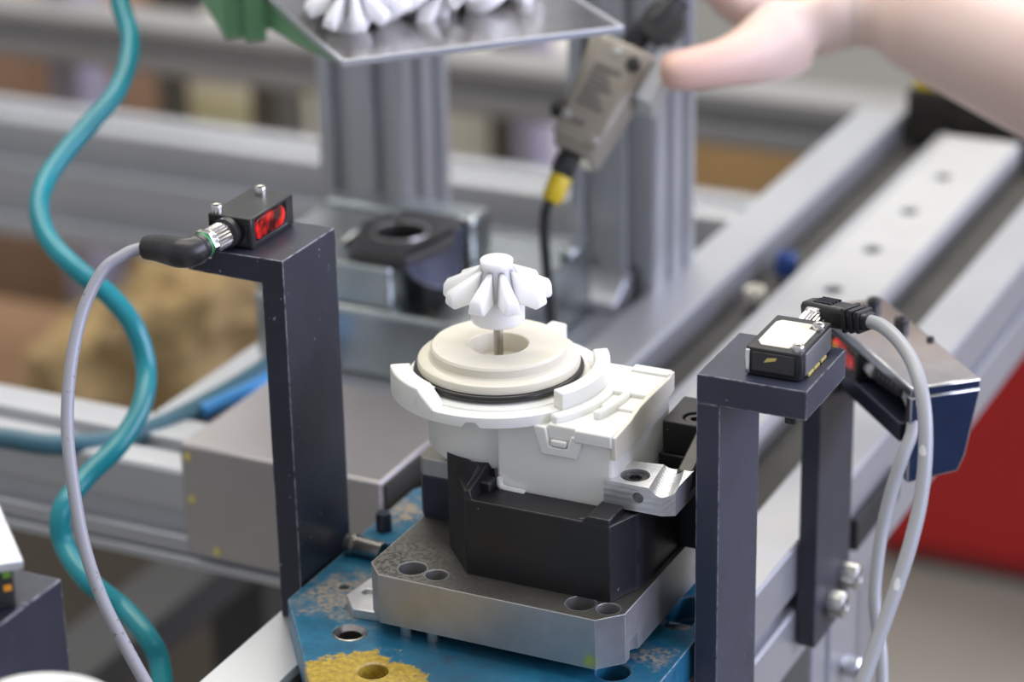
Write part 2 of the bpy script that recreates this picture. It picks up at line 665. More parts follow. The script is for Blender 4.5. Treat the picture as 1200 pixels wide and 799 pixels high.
# ------------------------------------------------------------------ setting
FZ = -0.9
fl = obj('floor', G().box(-7, 4, -2.5, 7.5, FZ - 0.1, FZ), 'floor_paint')
tag(fl, 'grey painted factory floor', None, kind='structure')


def slotted(w, h, slots=(), depth=0.005, mouth=0.008, edge=0.0012):
    """outline of a slotted extrusion, origin at lower left; slots: ('l'/'r'/'t'/'b', position)"""
    def side(p0, p1, nrm, length, ss):
        out = []
        d = ((p1[0] - p0[0]) / length, (p1[1] - p0[1]) / length)
        q = lambda s, k: (p0[0] + d[0] * s + nrm[0] * k, p0[1] + d[1] * s + nrm[1] * k)
        out.append(q(edge, 0))
        for s in sorted(ss):
            out += [q(s - mouth / 2 - 0.0012, 0), q(s - mouth / 2, 0.0012), q(s - mouth / 2, depth), q(s + mouth / 2, depth), q(s + mouth / 2, 0.0012), q(s + mouth / 2 + 0.0012, 0)]
        out.append(q(length - edge, 0))
        return out
    g = lambda k: [p for s, p in slots if s == k]
    return (side((0, 0), (w, 0), (0, 1), w, g('b')) + side((w, 0), (w, h), (-1, 0), h, g('r'))
            + side((w, h), (0, h), (0, -1), w, [w - p for p in g('t')]) + side((0, h), (0, 0), (1, 0), h, [h - p for p in g('l')]))


def shift(poly, dx, dy):
    return [(a + dx, b + dy) for a, b in poly]


# ------------------------------------------------------------------ conveyor
RT = -0.015   # height of the rail tops
cv = thing('conveyor_rail', 'long aluminium conveyor rail left of the white guide strip, running up right behind the pump', 'rail', (-0.068, 0.2, FZ))
obj('profile', G().prism(shift(slotted(0.031, 0.058, [('r', 0.024), ('l', 0.024)], 0.006, 0.008, 0.002), -0.084, RT - 0.058), -0.55, 0.685, 'y'), 'extrusion', cv, 0.0004)
for y in (-0.4, 0.62):
    obj('leg', G().box(-0.083, -0.055, y, y + 0.04, FZ, RT - 0.058), 'extrusion', cv)

cr = thing('conveyor_rail', 'aluminium conveyor rail with black slot cover on a frame leg, at the right', 'rail', (0.07, 0.2, FZ))
obj('profile', G().prism(shift(slotted(0.026, 0.0571, [('r', 0.030), ('l', 0.030)], 0.006, 0.0072, 0.0012), 0.0567, RT - 0.0571), -0.55, 1.70, 'y'), 'extrusion', cr, 0.0003)
lab(obj('slot_cover', G().box(0.0775, 0.0862, 0.1725, 0.232, -0.0505, -0.0355), 'strip_black', cr, 0.0005), 'black rubber slot cover')
obj('leg', G().prism(shift(slotted(0.045, 0.058, [('r', 0.020), ('b', 0.022)], 0.005, 0.006), 0.0375, 0.128), FZ, RT - 0.0571, 'z'), 'extrusion', cr, 0.0004)
obj('leg', G().box(0.058, 0.0815, 1.62, 1.66, FZ, RT - 0.0571), 'extrusion', cr)
obj('knob', G().lathe([(0.004, 0), (0.0055, 0.003), (0.0055, 0.008), (0.003, 0.010)], (0.0825, 0.170, -0.106), (1, 0, 0), 16), 'screw_steel', cr)

gs = thing('guide_strip', 'white plastic guide strip with countersunk bolts between the two conveyor rails', 'guide rail', (0.0015, 0.2, FZ))
gcut = [G().cyl((0.0015, y, -0.021), (0.0015, y, -0.010), 0.0055) for y in (0.32, 0.3827, 0.4465, 0.5117, 0.5756)]
gst = obj('strip', G().box(-0.018, 0.0265, -0.50, 0.652, -0.026, -0.0165), 'guide_white', gs, 0.0006, cuts=gcut)
for y in (0.32, 0.3827, 0.4465, 0.5117, 0.5756):
    obj('bolt', G().screw((0.0015, y, -0.021), (0, 0, 1), 0.0050, 0.003), 'black_screw', gst)
obj('side_profile', G().box(-0.0235, -0.018, -0.50, 0.655, -0.060, -0.0165), 'extrusion', gs, 0.0006)
obj('support_beam', G().box(-0.018, 0.0265, -0.50, 0.655, -0.075, -0.026), 'extrusion', gs)
for y in (-0.35, 0.02):
    obj('leg', G().box(-0.015, 0.022, y, y + 0.04, FZ, -0.075), 'extrusion', gs)

for x0, x1, where in ((-0.0525, -0.024, 'left of'), (0.027, 0.0562, 'right of')):
    b = thing('conveyor_belt', 'dark conveyor belt in the gap %s the white guide strip' % where, 'belt', ((x0 + x1) / 2, 0.2, -0.06))
    obj('belt_band', G().box(x0 + 0.001, x1 - 0.001, -0.5, 0.70, -0.040, -0.033), 'belt', b, 0.0005)
    obj('belt_bed', G().box(x0 + 0.003, x1 - 0.003, -0.5, 0.70, -0.070, -0.040), 'dark_grease', b)

t = thing('push_fitting', 'small blue push-in fitting on the belt left of the guide strip', 'fitting', (-0.0385, 0.425, -0.033))
obj('collar', G().lathe([(0.006, 0), (0.006, 0.010), (0.005, 0.012), (0.003, 0.012), (0.003, 0.008)], (-0.0385, 0.425, -0.029), (0, 0, 1), 20), 'fitting_blue', t)
obj('body', G().lathe([(0.0055, 0, 'h'), (0.0055, 0.004, 'h')], (-0.0385, 0.425, -0.033), (0, 0, 1), 24), 'nickel', t)
t = thing('stop_screw', 'pale brass stop screw on the belt in front of the blue fitting', 'screw', (-0.0395, 0.380, -0.033))
obj('head', G().screw((-0.0395, 0.380, -0.027), (0, 0, 1), 0.0055, 0.006), 'cream_paint', t)
obj('shank', G().cyl((-0.0395, 0.380, -0.033), (-0.0395, 0.380, -0.027), 0.003), 'screw_steel', t)

t = thing('belt_drive', 'black and yellow belt drive at the far end of the conveyor under the forearm', 'drive unit', (0.0, 0.74, -0.095))
obj('housing', G().prism([(-0.045, -0.075), (0.052, -0.075), (0.052, -0.004), (0.035, 0.008), (-0.025, 0.008), (-0.045, -0.004)], 0.705, 0.79, 'y'), 'black_plastic', t, 0.003)
obj('end_plate', G().box(-0.050, 0.050, 0.668, 0.705, -0.030, 0.004), 'dark_grease', t, 0.002)
lab(obj('warning_cover', G().box(-0.046, -0.016, 0.670, 0.695, 0.004, 0.011), 'yellow_plastic', t, 0.002), 'yellow cover')
obj('mount', G().box(-0.03, 0.03, 0.650, 0.78, -0.095, -0.075), 'grey_machine', t)

# ------------------------------------------------------------------ blue pallet
pal = thing('workpiece_pallet', 'blue painted pallet plate with yellow worn patch, riding on the conveyor rails', 'pallet', (0.005, -0.03, RT))
poly = [(-0.0695, -0.046), (-0.031, -0.0968), (-0.018, -0.112), (0.062, -0.112), (0.0845, -0.088), (0.0845, 0.020), (0.066, 0.036), (0.02, 0.055), (-0.0685, 0.055)]
cuts = [G().cyl((-0.0351, -0.0589, -0.003), (-0.0351, -0.0589, 0.002), 0.0064, 32),
        G().cyl((-0.0351, -0.0589, -0.02), (-0.0351, -0.0589, 0.002), 0.0044, 28),
        G().cyl((-0.0136, -0.0806, -0.02), (-0.0136, -0.0806, 0.002), 0.0056, 28),
        G().cyl((0.0659, -0.0463, -0.02), (0.0659, -0.0463, 0.002), 0.0062, 28),
        G().cyl((-0.0549, -0.0279, -0.006), (-0.0549, -0.0279, 0.002), 0.0022, 20)]
sl = G()
sl.prism([(0.073 + 0.006 * cos(a) + 0.0, 0.002 + 0.0045 * sin(a) + (0.012 if 0 < a < pi else -0.006)) for a in [i * 2 * pi / 28 + 0.01 for i in range(28)]], -0.010, 0.002)
cuts.append(sl)
bp = obj('base_plate', G().prism(poly, RT + 0.0005, 0.0), 'worn_blue_paint', pal, 0.0006, cuts=cuts)
obj('bushing', G().lathe([(0.0063, 0.0), (0.0063, 0.0028), (0.0058, 0.0030), (0.0044, 0.0012), (0.0042, -0.008)], (-0.0351, -0.0589, -0.0029), (0, 0, 1), 28, False, False), 'pin_steel', bp)
obj('slot_pin', G().cyl((0.0675, 0.003, -0.0075), (0.079, 0.003, -0.0075), 0.0032), 'screw_steel', bp)
ear = obj('raised_block', G().prism([(-0.0645, 0.0026), (-0.050, 0.0005), (-0.036, 0.0005), (-0.036, 0.062), (-0.058, 0.060), (-0.0645, 0.048)], 0.0, 0.006), 'worn_blue_paint', pal, 0.0006)
obj('stud', G().lathe([(0.0032, 0), (0.0032, 0.0065), (0.0026, 0.0078)], (-0.0578, 0.0105, 0.006), (0, 0, 1), 16), 'anodised_navy', ear)
rl = obj('roller', G().lathe([(0.0048, 0), (0.0048, 0.0035), (0.0038, 0.0035), (0.0038, 0.016)], (-0.0675, -0.0015, 0.0035), (1, -0.05, 0), 24), 'pin_steel', pal, 0.0003)
obj('clamp_tab', G().prism([(-0.0472, -0.0402), (-0.0395, -0.0487), (-0.028, -0.0475), (-0.028, -0.020), (-0.0445, -0.0200)], 0.0, 0.0040), 'machined_aluminium', pal, 0.0004,
    cuts=[G().prism([(-0.0405 + 0.0024 * cos(a) + (0.006 if cos(a) > 0 else 0), -0.0345 + 0.0024 * sin(a)) for a in [k * pi / 10 for k in range(20)]], 0.0015, 0.006)])

# ------------------------------------------------------------------ fixture on the pallet
fx = thing('pump_fixture', 'ground steel fixture plate with black nest and aluminium clamp, bolted on the blue pallet', 'fixture', (0.02, 0.0, 0.0))
PZ = 0.0255
ch = 0.0075
ppoly = [(-0.0305, -0.0490), (-0.0235, -0.0565), (0.0635, -0.0565), (0.0715, -0.0480), (0.0715, 0.045), (-0.0305, 0.045)]
hl = [(-0.0141, -0.0470, 0.0053), (-0.0036, -0.0482, 0.0042), (0.0537, -0.0468, 0.0055), (0.0644, -0.0466, 0.0043)]
cuts = [G().cyl((x, y, PZ - 0.011), (x, y, PZ + 0.002), r, 36) for x, y, r in hl]
cuts.append(G().cyl((0.0735, -0.040, 0.003), (0.0735, -0.040, 0.0125), 0.0045, 24))
fp = obj('fixture_plate', G().prism(ppoly, 0.0055, PZ), 'ground_steel', fx, 0.0003, cuts=cuts)
for x, y, r in hl:
    obj('bore_floor', G().lathe([(r * 0.97, 0), (r * 0.97, 0.0006), (r * 0.45, 0.0006), (r * 0.42, 0.0001)], (x, y, PZ - 0.0108), (0, 0, 1), 28), 'dark_grease', fp)
obj('riser', G().box(-0.024, 0.064, -0.043, 0.040, 0.0, 0.0055), 'dark_grease', fx)
for x in (-0.0155, -0.0045):
    obj('foot_pin', G().cyl((x, -0.0505, 0.0), (x, -0.0505, 0.0055), 0.0026, 16), 'screw_steel', fx)

# black nest: front wall, left tower, step
ng = G()
ng.prism([(0.0061, -0.0428), (0.0633, -0.0428), (0.0675, -0.031), (0.0686, -0.0295), (0.0688, -0.0235), (0.0694, -0.022), (0.0695, -0.0137), (0.0695, 0.030), (0.0602, 0.030), (0.0602, -0.0288), (-0.0005, -0.0288), (-0.0096, -0.0257)], PZ, 0.0560)
nest = obj('nest_block', ng, 'black_polymer', fx, 0.0004)
tg = G()
tg.hexa([(0.0061, -0.0428, 0.0555), (0.0092, -0.0428, 0.0555), (0.0092, -0.0225, 0.0555), (-0.0096, -0.0225, 0.0555)],
        [(0.0061, -0.0428, 0.0592), (0.0078, -0.0422, 0.0592), (0.0078, -0.0225, 0.0646), (-0.0096, -0.0225, 0.0646)])
tg.hexa([(-0.0096, -0.0257, 0.0555), (0.0061, -0.0428, 0.0555), (0.0061, -0.030, 0.0555), (-0.0096, -0.0225, 0.0555)],
        [(-0.0096, -0.0257, 0.0646), (0.0059, -0.0424, 0.0592), (0.0061, -0.030, 0.064), (-0.0096, -0.0225, 0.0646)])
obj('locating_tower', tg, 'black_polymer', fx, 0.0004)
obj('stop_step', G().box(0.0080, 0.0125, -0.0350, -0.0290, 0.0555, 0.0600), 'black_polymer', fx, 0.0008)
obj('wall_rise', G().prism([(0.0520, 0.0555), (0.0548, 0.0585), (0.0633, 0.0585), (0.0633, 0.0555)], -0.0428, -0.0290, 'y'), 'black_polymer', fx, 0.0004)
# rear guide block with a bare steel band
gb = obj('guide_block', G().prism([(-0.0325, -0.0040), (-0.0300, -0.0072), (-0.0120, -0.0072), (-0.0120, 0.022), (-0.0325, 0.022)], PZ, 0.0432), 'anodised_navy', fx, 0.0004)
lab(obj('steel_cap', G().prism([(-0.0325, -0.0040), (-0.0300, -0.0072), (-0.0120, -0.0072), (-0.0120, 0.022), (-0.0325, 0.022)], 0.0432, 0.0504), 'ground_steel', gb, 0.0004), 'bare steel top of the guide block')
# aluminium clamp
cc = [G().cyl((0.0645, -0.0222, 0.0650), (0.0645, -0.0222, 0.070), 0.0054, 32), G().cyl((0.0688, -0.032, 0.0627), (0.0688, -0.024, 0.0627), 0.0021, 24),
      G().cyl((0.0735, -0.005, 0.0725), (0.0790, -0.034, 0.0705), 0.0062, 32)]
cl = obj('clamp_block', G().prism([(0.0555, -0.0300), (0.0780, -0.0300), (0.0823, -0.0278), (0.0823, -0.0080), (0.0560, -0.0120)], 0.0572, 0.0674), 'machined_aluminium', fx, 0.0004, cuts=cc)
lab(obj('clamp_screw', G().screw((0.0645, -0.0222, 0.0645), (0, 0, 1), 0.0047, 0.0020), 'black_screw', cl), 'dark socket screw sunk in the clamp')
obj('clamp_post', G().prism([(0.0580, -0.0265), (0.0690, -0.0265), (0.0692, -0.0130), (0.0602, -0.0130)], 0.0555, 0.0573), 'black_polymer', fx)
lv = G()
lv.prism([(-0.0150, 0.0600), (-0.004, 0.0600), (0.030, 0.066), (0.040, 0.083), (0.034, 0.086), (-0.0120, 0.0672)], 0.0762, 0.0824, 'x')
obj('clamp_lever', lv, 'chuck_metal', fx, 0.0008)
# rear clamp tower
rc = obj('rear_clamp', G().prism([(0.0615, 0.0100), (0.0800, 0.0100), (0.0840, 0.013), (0.0840, 0.034), (0.0605, 0.034)], 0.0625, 0.0752), 'black_polymer', fx, 0.0006,
         cuts=[G().cyl((0.0718, 0.0175, 0.0727), (0.0718, 0.0175, 0.083), 0.0047, 28)])
obj('clamp_screw', G().screw((0.0718, 0.0175, 0.0722), (0, 0, 1), 0.0042, 0.0022), 'black_screw', rc)
obj('clamp_tower', G().prism([(0.0605, 0.0085), (0.0840, 0.0085), (0.0840, 0.034), (0.0605, 0.034)], PZ, 0.0625), 'black_polymer', fx, 0.0006)

# ------------------------------------------------------------------ pump
pu = thing('drain_pump', 'white plastic drain pump with beige round cover and upright impeller, held in the black nest', 'pump', (0, 0, 0.03))
b = G()
b.prism([(0.0124, -0.0280), (0.0575, -0.0280), (0.0586, -0.0262), (0.0586, 0.0245), (0.0124, 0.0245)], 0.034, 0.0835)
body = obj('motor_housing', b, 'white_plastic', pu, 0.0008)
b = G()
b.lathe([(0.024, 0.0600), (0.0262, 0.0608), (0.0272, 0.0630), (0.0275, 0.0840)], n=72)
obj('pump_chamber', b, 'white_plastic', pu)
# flange with a small notch in its lower rim
b = G()
b.sector(0.020, 0.0405, -152, 115, 0.0832, 0.0872, 72)
fl2 = obj('flange', b, 'white_plastic', pu, 0.0006, cuts=[G().prism([(0.0035, 0.0822), (0.0060, 0.0852), (0.0095, 0.0852), (0.0118, 0.0822)], -0.050, -0.0335, 'y')])
b = G()
b.lathe([(0.0200, 0.0832), (0.0345, 0.0832), (0.0345, 0.0876), (0.0325, 0.0884), (0.0200, 0.0884)], n=72)
obj('seal_seat', b, 'white_plastic', pu, 0.0003)
b = G()
b.sector(0.0330, 0.0405, -149, -112, 0.0840, 0.0938, 20)
b.sector(0.0330, 0.0405, -112, -100, 0.0840, 0.0938, 8, taper=lambda t: 0.0938 - 0.0064 * t)
obj('left_lug', b, 'white_plastic', pu, 0.0006)
b = G()
b.sector(0.0358, 0.0414, -31, 37, 0.0840, 0.0938, 30)
obj('right_lug', b, 'white_plastic', pu, 0.0006)
for a in (108, 80):
    obj('rear_tab', G().sector(0.0338, 0.0400, a - 5, a + 5, 0.0850, 0.0945, 5), 'white_plastic', pu, 0.0005)
obj('snap_hook', G().hexa([(-0.0150, -0.0330, 0.0915), (-0.0138, -0.0338, 0.0915), (-0.0108, -0.0296, 0.0915), (-0.0122, -0.0292, 0.0915)],
                          [(-0.0150, -0.0330, 0.0932), (-0.0138, -0.0338, 0.0932), (-0.0113, -0.0303, 0.0925), (-0.0122, -0.0300, 0.0925)]), 'white_plastic', pu, 0.0003)
# connector block
b = G()
b.prism([(0.0300, 0.0030), (0.0585, 0.0030), (0.0585, 0.0262), (0.0200, 0.0262)], 0.0800, 0.0872)
b.prism([(0.0385, -0.0080), (0.0585, -0.0080), (0.0585, 0.0035), (0.0330, 0.0035)], 0.0790, 0.0856)
cb = obj('connector_block', b, 'white_plastic', pu, 0.0006)
obj('block_step', G().box(0.0440, 0.0586, 0.0215, 0.0266, 0.0868, 0.0882), 'white_plastic', cb, 0.0003)
obj('front_shelf', G().prism([(0.0330, -0.0285), (0.0585, -0.0285), (0.0585, -0.0070), (0.0300, -0.0070)], 0.0790, 0.0846), 'white_plastic', cb, 0.0006)
obj('inner_ridge', G().sector(0.0412, 0.0452, -38, 6, 0.0805, 0.0876, 24), 'white_plastic', cb, 0.0009)
obj('outer_ridge', G().sector(0.0490, 0.0520, -21, 6, 0.0800, 0.0876, 20), 'white_plastic', cb, 0.0009)
sp = []
top = [(0.0262, 0.0880), (0.0235, 0.0880), (0.0225, 0.0872), (0.0040, 0.0872), (-0.0060, 0.0868), (-0.0120, 0.0855), (-0.0145, 0.0848), (-0.0290, 0.0838)]
bot = [(-0.0290, 0.0750), (-0.0262, 0.0748), (-0.0180, 0.0748), (-0.0080, 0.0752), (0.0040, 0.0764), (0.0150, 0.0782), (0.0262, 0.0806)]
obj('side_panel', G().prism(top + bot, 0.0580, 0.0598, 'x'), 'beige_plastic', cb, 0.0003)
lk = G()
fy = -0.0296
lk.prism([(0.0275, 0.0836), (0.0308, 0.0728), (0.0445, 0.0728), (0.0475, 0.0815), (0.0425, 0.0815), (0.0410, 0.0762), (0.0340, 0.0762), (0.0325, 0.0836)], fy, -0.0275, 'y')
obj('latch', lk, 'white_plastic', pu, 0.0005)
obj('latch_tongue', G().prism([(0.0347, 0.0766), (0.0405, 0.0766), (0.0408, 0.0790), (0.0345, 0.0790)], fy - 0.0002, -0.0275, 'y'), 'white_plastic', pu, 0.0005)
obj('terminal_rail', G().box(0.0440, 0.0584, -0.0300, -0.0275, 0.0796, 0.0846), 'white_plastic', pu, 0.0006)
ft = G()
ft.tube([(0.0140, -0.0292, 0.0600), (0.0140, -0.0294, 0.0575), (0.0160, -0.0296, 0.0563), (0.0240, -0.0296, 0.0560)], 0.0012, 8)
obj('foot_clip', ft, 'white_plastic', pu)
# seal ring, cover, shaft, impeller
b = G()
N = 72
rows = [(0.0305 + 0.0014 * cos(t), 0.0903 + 0.0014 * sin(t)) for t in [2 * pi * k / 12 for k in range(12)]]
b.lathe(rows + [rows[0]], n=N, cap0=False, cap1=False)
bmesh.ops.remove_doubles(b.bm, verts=b.bm.verts[:], dist=1e-6)
lab(obj('seal_ring', b, 'rubber', pu), 'glossy black rubber ring')
b = G()
b.lathe([(0.020, 0.0885), (0.0285, 0.0888), (0.0295, 0.0912), (0.0303, 0.0918), (0.0305, 0.0935), (0.0300, 0.0948), (0.0292, 0.0953), (0.0262, 0.0956), (0.0256, 0.0962), (0.0253, 0.0990), (0.0246, 0.0999),
         (0.0200, 0.1000), (0.0125, 0.0994), (0.0116, 0.0997), (0.0111, 0.0994), (0.0107, 0.0980), (0.0102, 0.0925), (0.0060, 0.0922), (0.0055, 0.0930), (0.0020, 0.0930)], n=80)
lab(obj('cover', b, 'beige_plastic', pu, smooth=28), 'beige round cover with a centre hole')
obj('shaft', G().lathe([(0.0018, 0.0925), (0.0018, 0.1120)], n=24), 'pin_steel', pu)


def impeller_mesh(g, z0=0.0, lean=0):
    g.lathe([(0.0090, z0), (0.0097, z0 + 0.0005), (0.0100, z0 + 0.0012), (0.0101, z0 + 0.0105), (0.0096, z0 + 0.0125), (0.0066, z0 + 0.0205), (0.0060, z0 + 0.0225), (0.0061, z0 + 0.0243), (0.0058, z0 + 0.0248), (0.0042, z0 + 0.0248), (0.0036, z0 + 0.0243)], n=48)
    v0 = degs = None
    view = math.degrees(math.atan2(-0.7838, 0.389))
    for k in range(9):
        a = radians(view + 16 + 40 * k)
        d = Vector((cos(a), sin(a), 0)); s = Vector((-sin(a), cos(a), 0))
        prof = [(0.0035, 0.0110), (0.0100, 0.0102), (0.0185, 0.0092), (0.0197, 0.0096), (0.0200, 0.0108), (0.0199, 0.0138), (0.0192, 0.0150), (0.0062, 0.0212), (0.0035, 0.0212)]
        tin, tout = 0.0019, 0.0021
        A, B = [], []
        for r, z in prof:
            th = 0.0010 + (0.0033 - 0.0010) * (0.0212 - z) / 0.0120
            A.append(d * r + s * th + Vector((0, 0, z0 + z)))
            B.append(d * r - s * th + Vector((0, 0, z0 + z)))
        n = len(prof)
        g.faces(A + B, [tuple(range(n)), tuple(range(n, 2 * n))[::-1]] + [(i, (i + 1) % n, n + (i + 1) % n, n + i) for i in range(n)])
    return g


lab(obj('impeller', impeller_mesh(G(), 0.1085), 'milky_plastic', pu, 0.0006), 'translucent white nine-vaned impeller on the shaft')

# ------------------------------------------------------------------ sensors
def sensor_parts(root, o, ex, ey, ez, L=0.031, W=0.0185, H=0.0118, lens=True, label_plate=False, amber=False):
    """photoelectric sensor: ex across, ey along its length (0 at the connector end), ez up; lens on the +ex face"""
    P = lambda x, y, z: Vector(o) + Vector(ex) * x + Vector(ey) * y + Vector(ez) * z
    g = G().obox(o, ex, ey, ez, 0, W, 0.0, L, 0, H)
    c = []
    if lens:
        c.append(G().obox(o, ex, ey, ez, W - 0.0012, W + 0.002, 0.0035, L - 0.0055, 0.0018, H - 0.0012))
    bdy = obj('body', g, 'black_plastic', root, 0.0006, cuts=c or None)
    if lens:
        lg = G()
        y0, y1, z0, z1 = 0.0040, L - 0.0060, 0.0022, H - 0.0016
        rr = (z1 - z0) / 2
        pts = []
        for k in range(20):
            a = 2 * pi * k / 20
            cx = y1 - rr if cos(a) > 0 else y0 + rr * 0.5
            pts.append((cx + (rr if cos(a) > 0 else rr * 0.5) * cos(a), (z0 + z1) / 2 + rr * sin(a)))
        lg.faces([P(W - 0.0011, y, z) for y, z in pts] + [P(W - 0.0001, y, z) for y, z in pts],
                 [tuple(range(20))[::-1], tuple(range(20, 40))] + [(i, (i + 1) % 20, 20 + (i + 1) % 20, 20 + i) for i in range(20)])
        lab(obj('lens', lg, 'red_lens', bdy, 0.0002), 'glossy red lens window')
        lab(obj('lens_glint', G().obox(o, ex, ey, ez, W - 0.0010, W + 0.0001, L - 0.012, L - 0.0065, H * 0.45, H * 0.72), 'lens_amber', bdy, 0.0003), 'amber glint coloured onto the red window') if amber else None  # glint on the lens made as a small amber piece
    return bdy, P


# -- left sensor bracket and its sensor
AT = 0.1337
lb = thing('sensor_bracket', 'black painted inverted-L bracket standing on the left rail, carrying the sensor with red lens', 'bracket', (-0.075, -0.015, RT))
bl = obj('post', G().prism([(-0.0798, RT), (-0.0703, RT), (-0.0703, AT), (-0.1115, AT), (-0.1135, AT - 0.004), (-0.1115, AT - 0.0092), (-0.0798, AT - 0.0100)], -0.0343, 0.0050, 'y'), 'bracket_paint', lb, 0.0002)
obj('arm_pad', G().box(-0.0835, -0.0795, -0.0300, 0.001, AT - 0.0115, AT - 0.0096), 'bracket_paint', lb, 0.0003)

ls = thing('photoelectric_sensor', 'black photoelectric sensor with red lens and two nickel screws on the left bracket', 'sensor', (-0.0955, -0.013, AT))
bd, P = sensor_parts(ls, (-0.1050, -0.0288, AT + 0.0004), (1, 0, 0), (0, 1, 0), (0, 0, 1), amber=False)
obj('foot', G().box(-0.1040, -0.0870, -0.027, 0.001, AT, AT + 0.0006), 'black_plastic', ls)
obj('socket_recess', G().box(-0.1040, -0.1005, -0.0293, -0.0285, AT + 0.0025, AT + 0.0095), 'black_gloss', bd)
obj('socket_recess', G().box(-0.0905, -0.0880, -0.0293, -0.0285, AT + 0.0025, AT + 0.0095), 'black_gloss', bd)
for x, y in ((-0.1025, -0.0262), (-0.0980, -0.0020)):
    obj('screw', G().screw((x, y, AT + 0.0122), (0, 0, 1), 0.0022, 0.0028), 'nickel', bd)
lab(obj('label_edge', G().box(-0.0872, -0.0868, -0.0012, 0.0016, AT + 0.0015, AT + 0.0105), 'nickel', bd), 'pale label strip on the corner')


def knurled_nut(g, p0, axis, r, h):
    g.lathe([(r * 0.7, 0), (r * 0.95, 0, 'k'), (r, h * 0.12, 'k'), (r, h * 0.70, 'k'), (r * 0.97, h * 0.72), (r * 0.97, h * 0.78), (r * 1.12, h * 0.80, 'h'), (r * 1.12, h * 1.0, 'h'), (r * 0.8, h * 1.0)], p0, axis, 48)


CX, CZ = -0.0962, AT + 0.0062
lc = thing('sensor_cable', 'grey sensor cable with black angled plug screwed to the left sensor', 'cable', (CX, -0.035, CZ))
obj('boss', G().lathe([(0.0058, 0), (0.0058, 0.003), (0.0050, 0.0035)], (CX, -0.0292, CZ), (0, -1, 0), 32), 'black_plastic', lc)
g = G(); knurled_nut(g, (CX, -0.0325, CZ), (-0.10, -1, -0.02), 0.0051, 0.0120)
lab(obj('coupling_nut', g, 'nickel', lc, smooth=25), 'knurled nickel coupling nut')
lab(obj('seal', G().lathe([(0.0048, 0), (0.0048, 0.0012)], (CX - 0.0012, -0.0444, CZ - 0.0003), (-0.1, -1, 0), 24), 'green_seal', lc), 'green sealing ring')
pA = Vector((CX - 0.0013, -0.0454, CZ - 0.0003))
pE = at(171, 290, 0.940)
dirx = (pE - pA); 
pg = G()
pg.tube([pA, pA + Vector((-0.0008, -0.0050, -0.0004)), pA + Vector((-0.004, -0.0075, -0.0006)), pA + (pE - pA) * 0.45 + Vector((0, -0.0035, -0.0003)), pA + (pE - pA) * 0.75 + Vector((0, -0.0012, 0)), pE], lambda t: 0.0049 if t < 0.12 else (0.0056 if t < 0.6 else 0.0056 - 0.0012 * (t - 0.6) / 0.4), 20, 8)
obj('plug', pg, 'black_plastic', lc, smooth=60)
dv = (pE - pA).normalized()
for k in range(3):
    q = pE - dv * (0.0008 + 0.0024 * k)
    obj('relief_ring', G().lathe([(0.0042, 0), (0.0047, 0.0004), (0.0047, 0.0012), (0.0042, 0.0016)], q, -dv, 24), 'black_plastic', lc)
pts = [pE - dv * 0.002] + [at(x, y, d) for x, y, d in ((158, 293, 0.938), (143, 300, 0.936), (120, 318, 0.933), (97, 365, 0.928), (83, 430, 0.922), (79, 500, 0.917), (86, 570, 0.912), (99, 640, 0.908), (119, 700, 0.904), (146, 755, 0.900), (178, 812, 0.896), (215, 870, 0.892))]
obj('cord', G().tube(pts, 0.00235, 14, 10), 'grey_cable', lc, smooth=60)

# -- right bracket: bridge of steel flats
CAM_SCALE = CAM_SHRINK
FR = (FZ - CAM_SHRINK[1].z) / CAM_SHRINK[0]
ZB, ZTp = 0.0500, 0.0612
rb = thing('sensor_bracket', 'dark steel inverted-L bracket right of the pump, white-labelled sensor on top', 'bracket', (0.075, 0.105, RT))
obj('top_plate', G().box(0.0452, 0.0912, 0.0852, 0.1325, ZB - 0.0012, ZTp), 'bracket_steel', rb, 0.0002)
obj('post', G().box(0.0452, 0.0552, 0.0853, 0.1310, -0.2000, ZB - 0.0012), 'bracket_steel', rb, 0.0002)
obj('base_foot', G().box(0.0452, 0.0850, 0.0853, 0.1310, -0.2100, -0.2000), 'bracket_steel', rb)
obj('base_post', G().box(0.0452, 0.0720, 0.0900, 0.1200, FR, -0.2100), 'bracket_steel', rb)
obj('underside_screw', G().lathe([(0.0024, 0), (0.0024, 0.003), (0.0014, 0.0035)], (0.0840, 0.0880, ZB - 0.0010), (0, 0, -1), 16), 'black_screw', rb)

rs = thing('photoelectric_sensor', 'black glossy sensor with blank white label on the right bracket', 'sensor', (0.0745, 0.108, ZTp))
g = G()
g.prism([(0.0640, 0.0925), (0.0850, 0.0925), (0.0862, 0.0937), (0.0862, 0.1290), (0.0628, 0.1290), (0.0628, 0.0937)], ZTp + 0.0003, ZTp + 0.0120)
bd2 = obj('body', g, 'black_plastic', rs, 0.0005)
lab(obj('front_window', G().box(0.0655, 0.0838, 0.0918, 0.0928, ZTp + 0.0018, ZTp + 0.0106), 'black_gloss', bd2, 0.0003), 'glossy black front window with a yellow scuff')
obj('scuff', G().prism([(0.0708, ZTp + 0.0066), (0.0722, ZTp + 0.0086), (0.0762, ZTp + 0.0092), (0.0758, ZTp + 0.0080), (0.0728, ZTp + 0.0072)], 0.0916, 0.0919, 'y'), 'yellow_dot', bd2)
lab(obj('side_reflector', G().box(0.0630, 0.0650, 0.0917, 0.0930, ZTp + 0.0010, ZTp + 0.0112), 'polished_steel', bd2, 0.0003), 'clear window edge')
lab(obj('side_cover', G().box(0.0858, 0.0868, 0.0965, 0.1270, ZTp + 0.0012, ZTp + 0.0108), 'grey_machine', bd2, 0.0004), 'grey side cover')
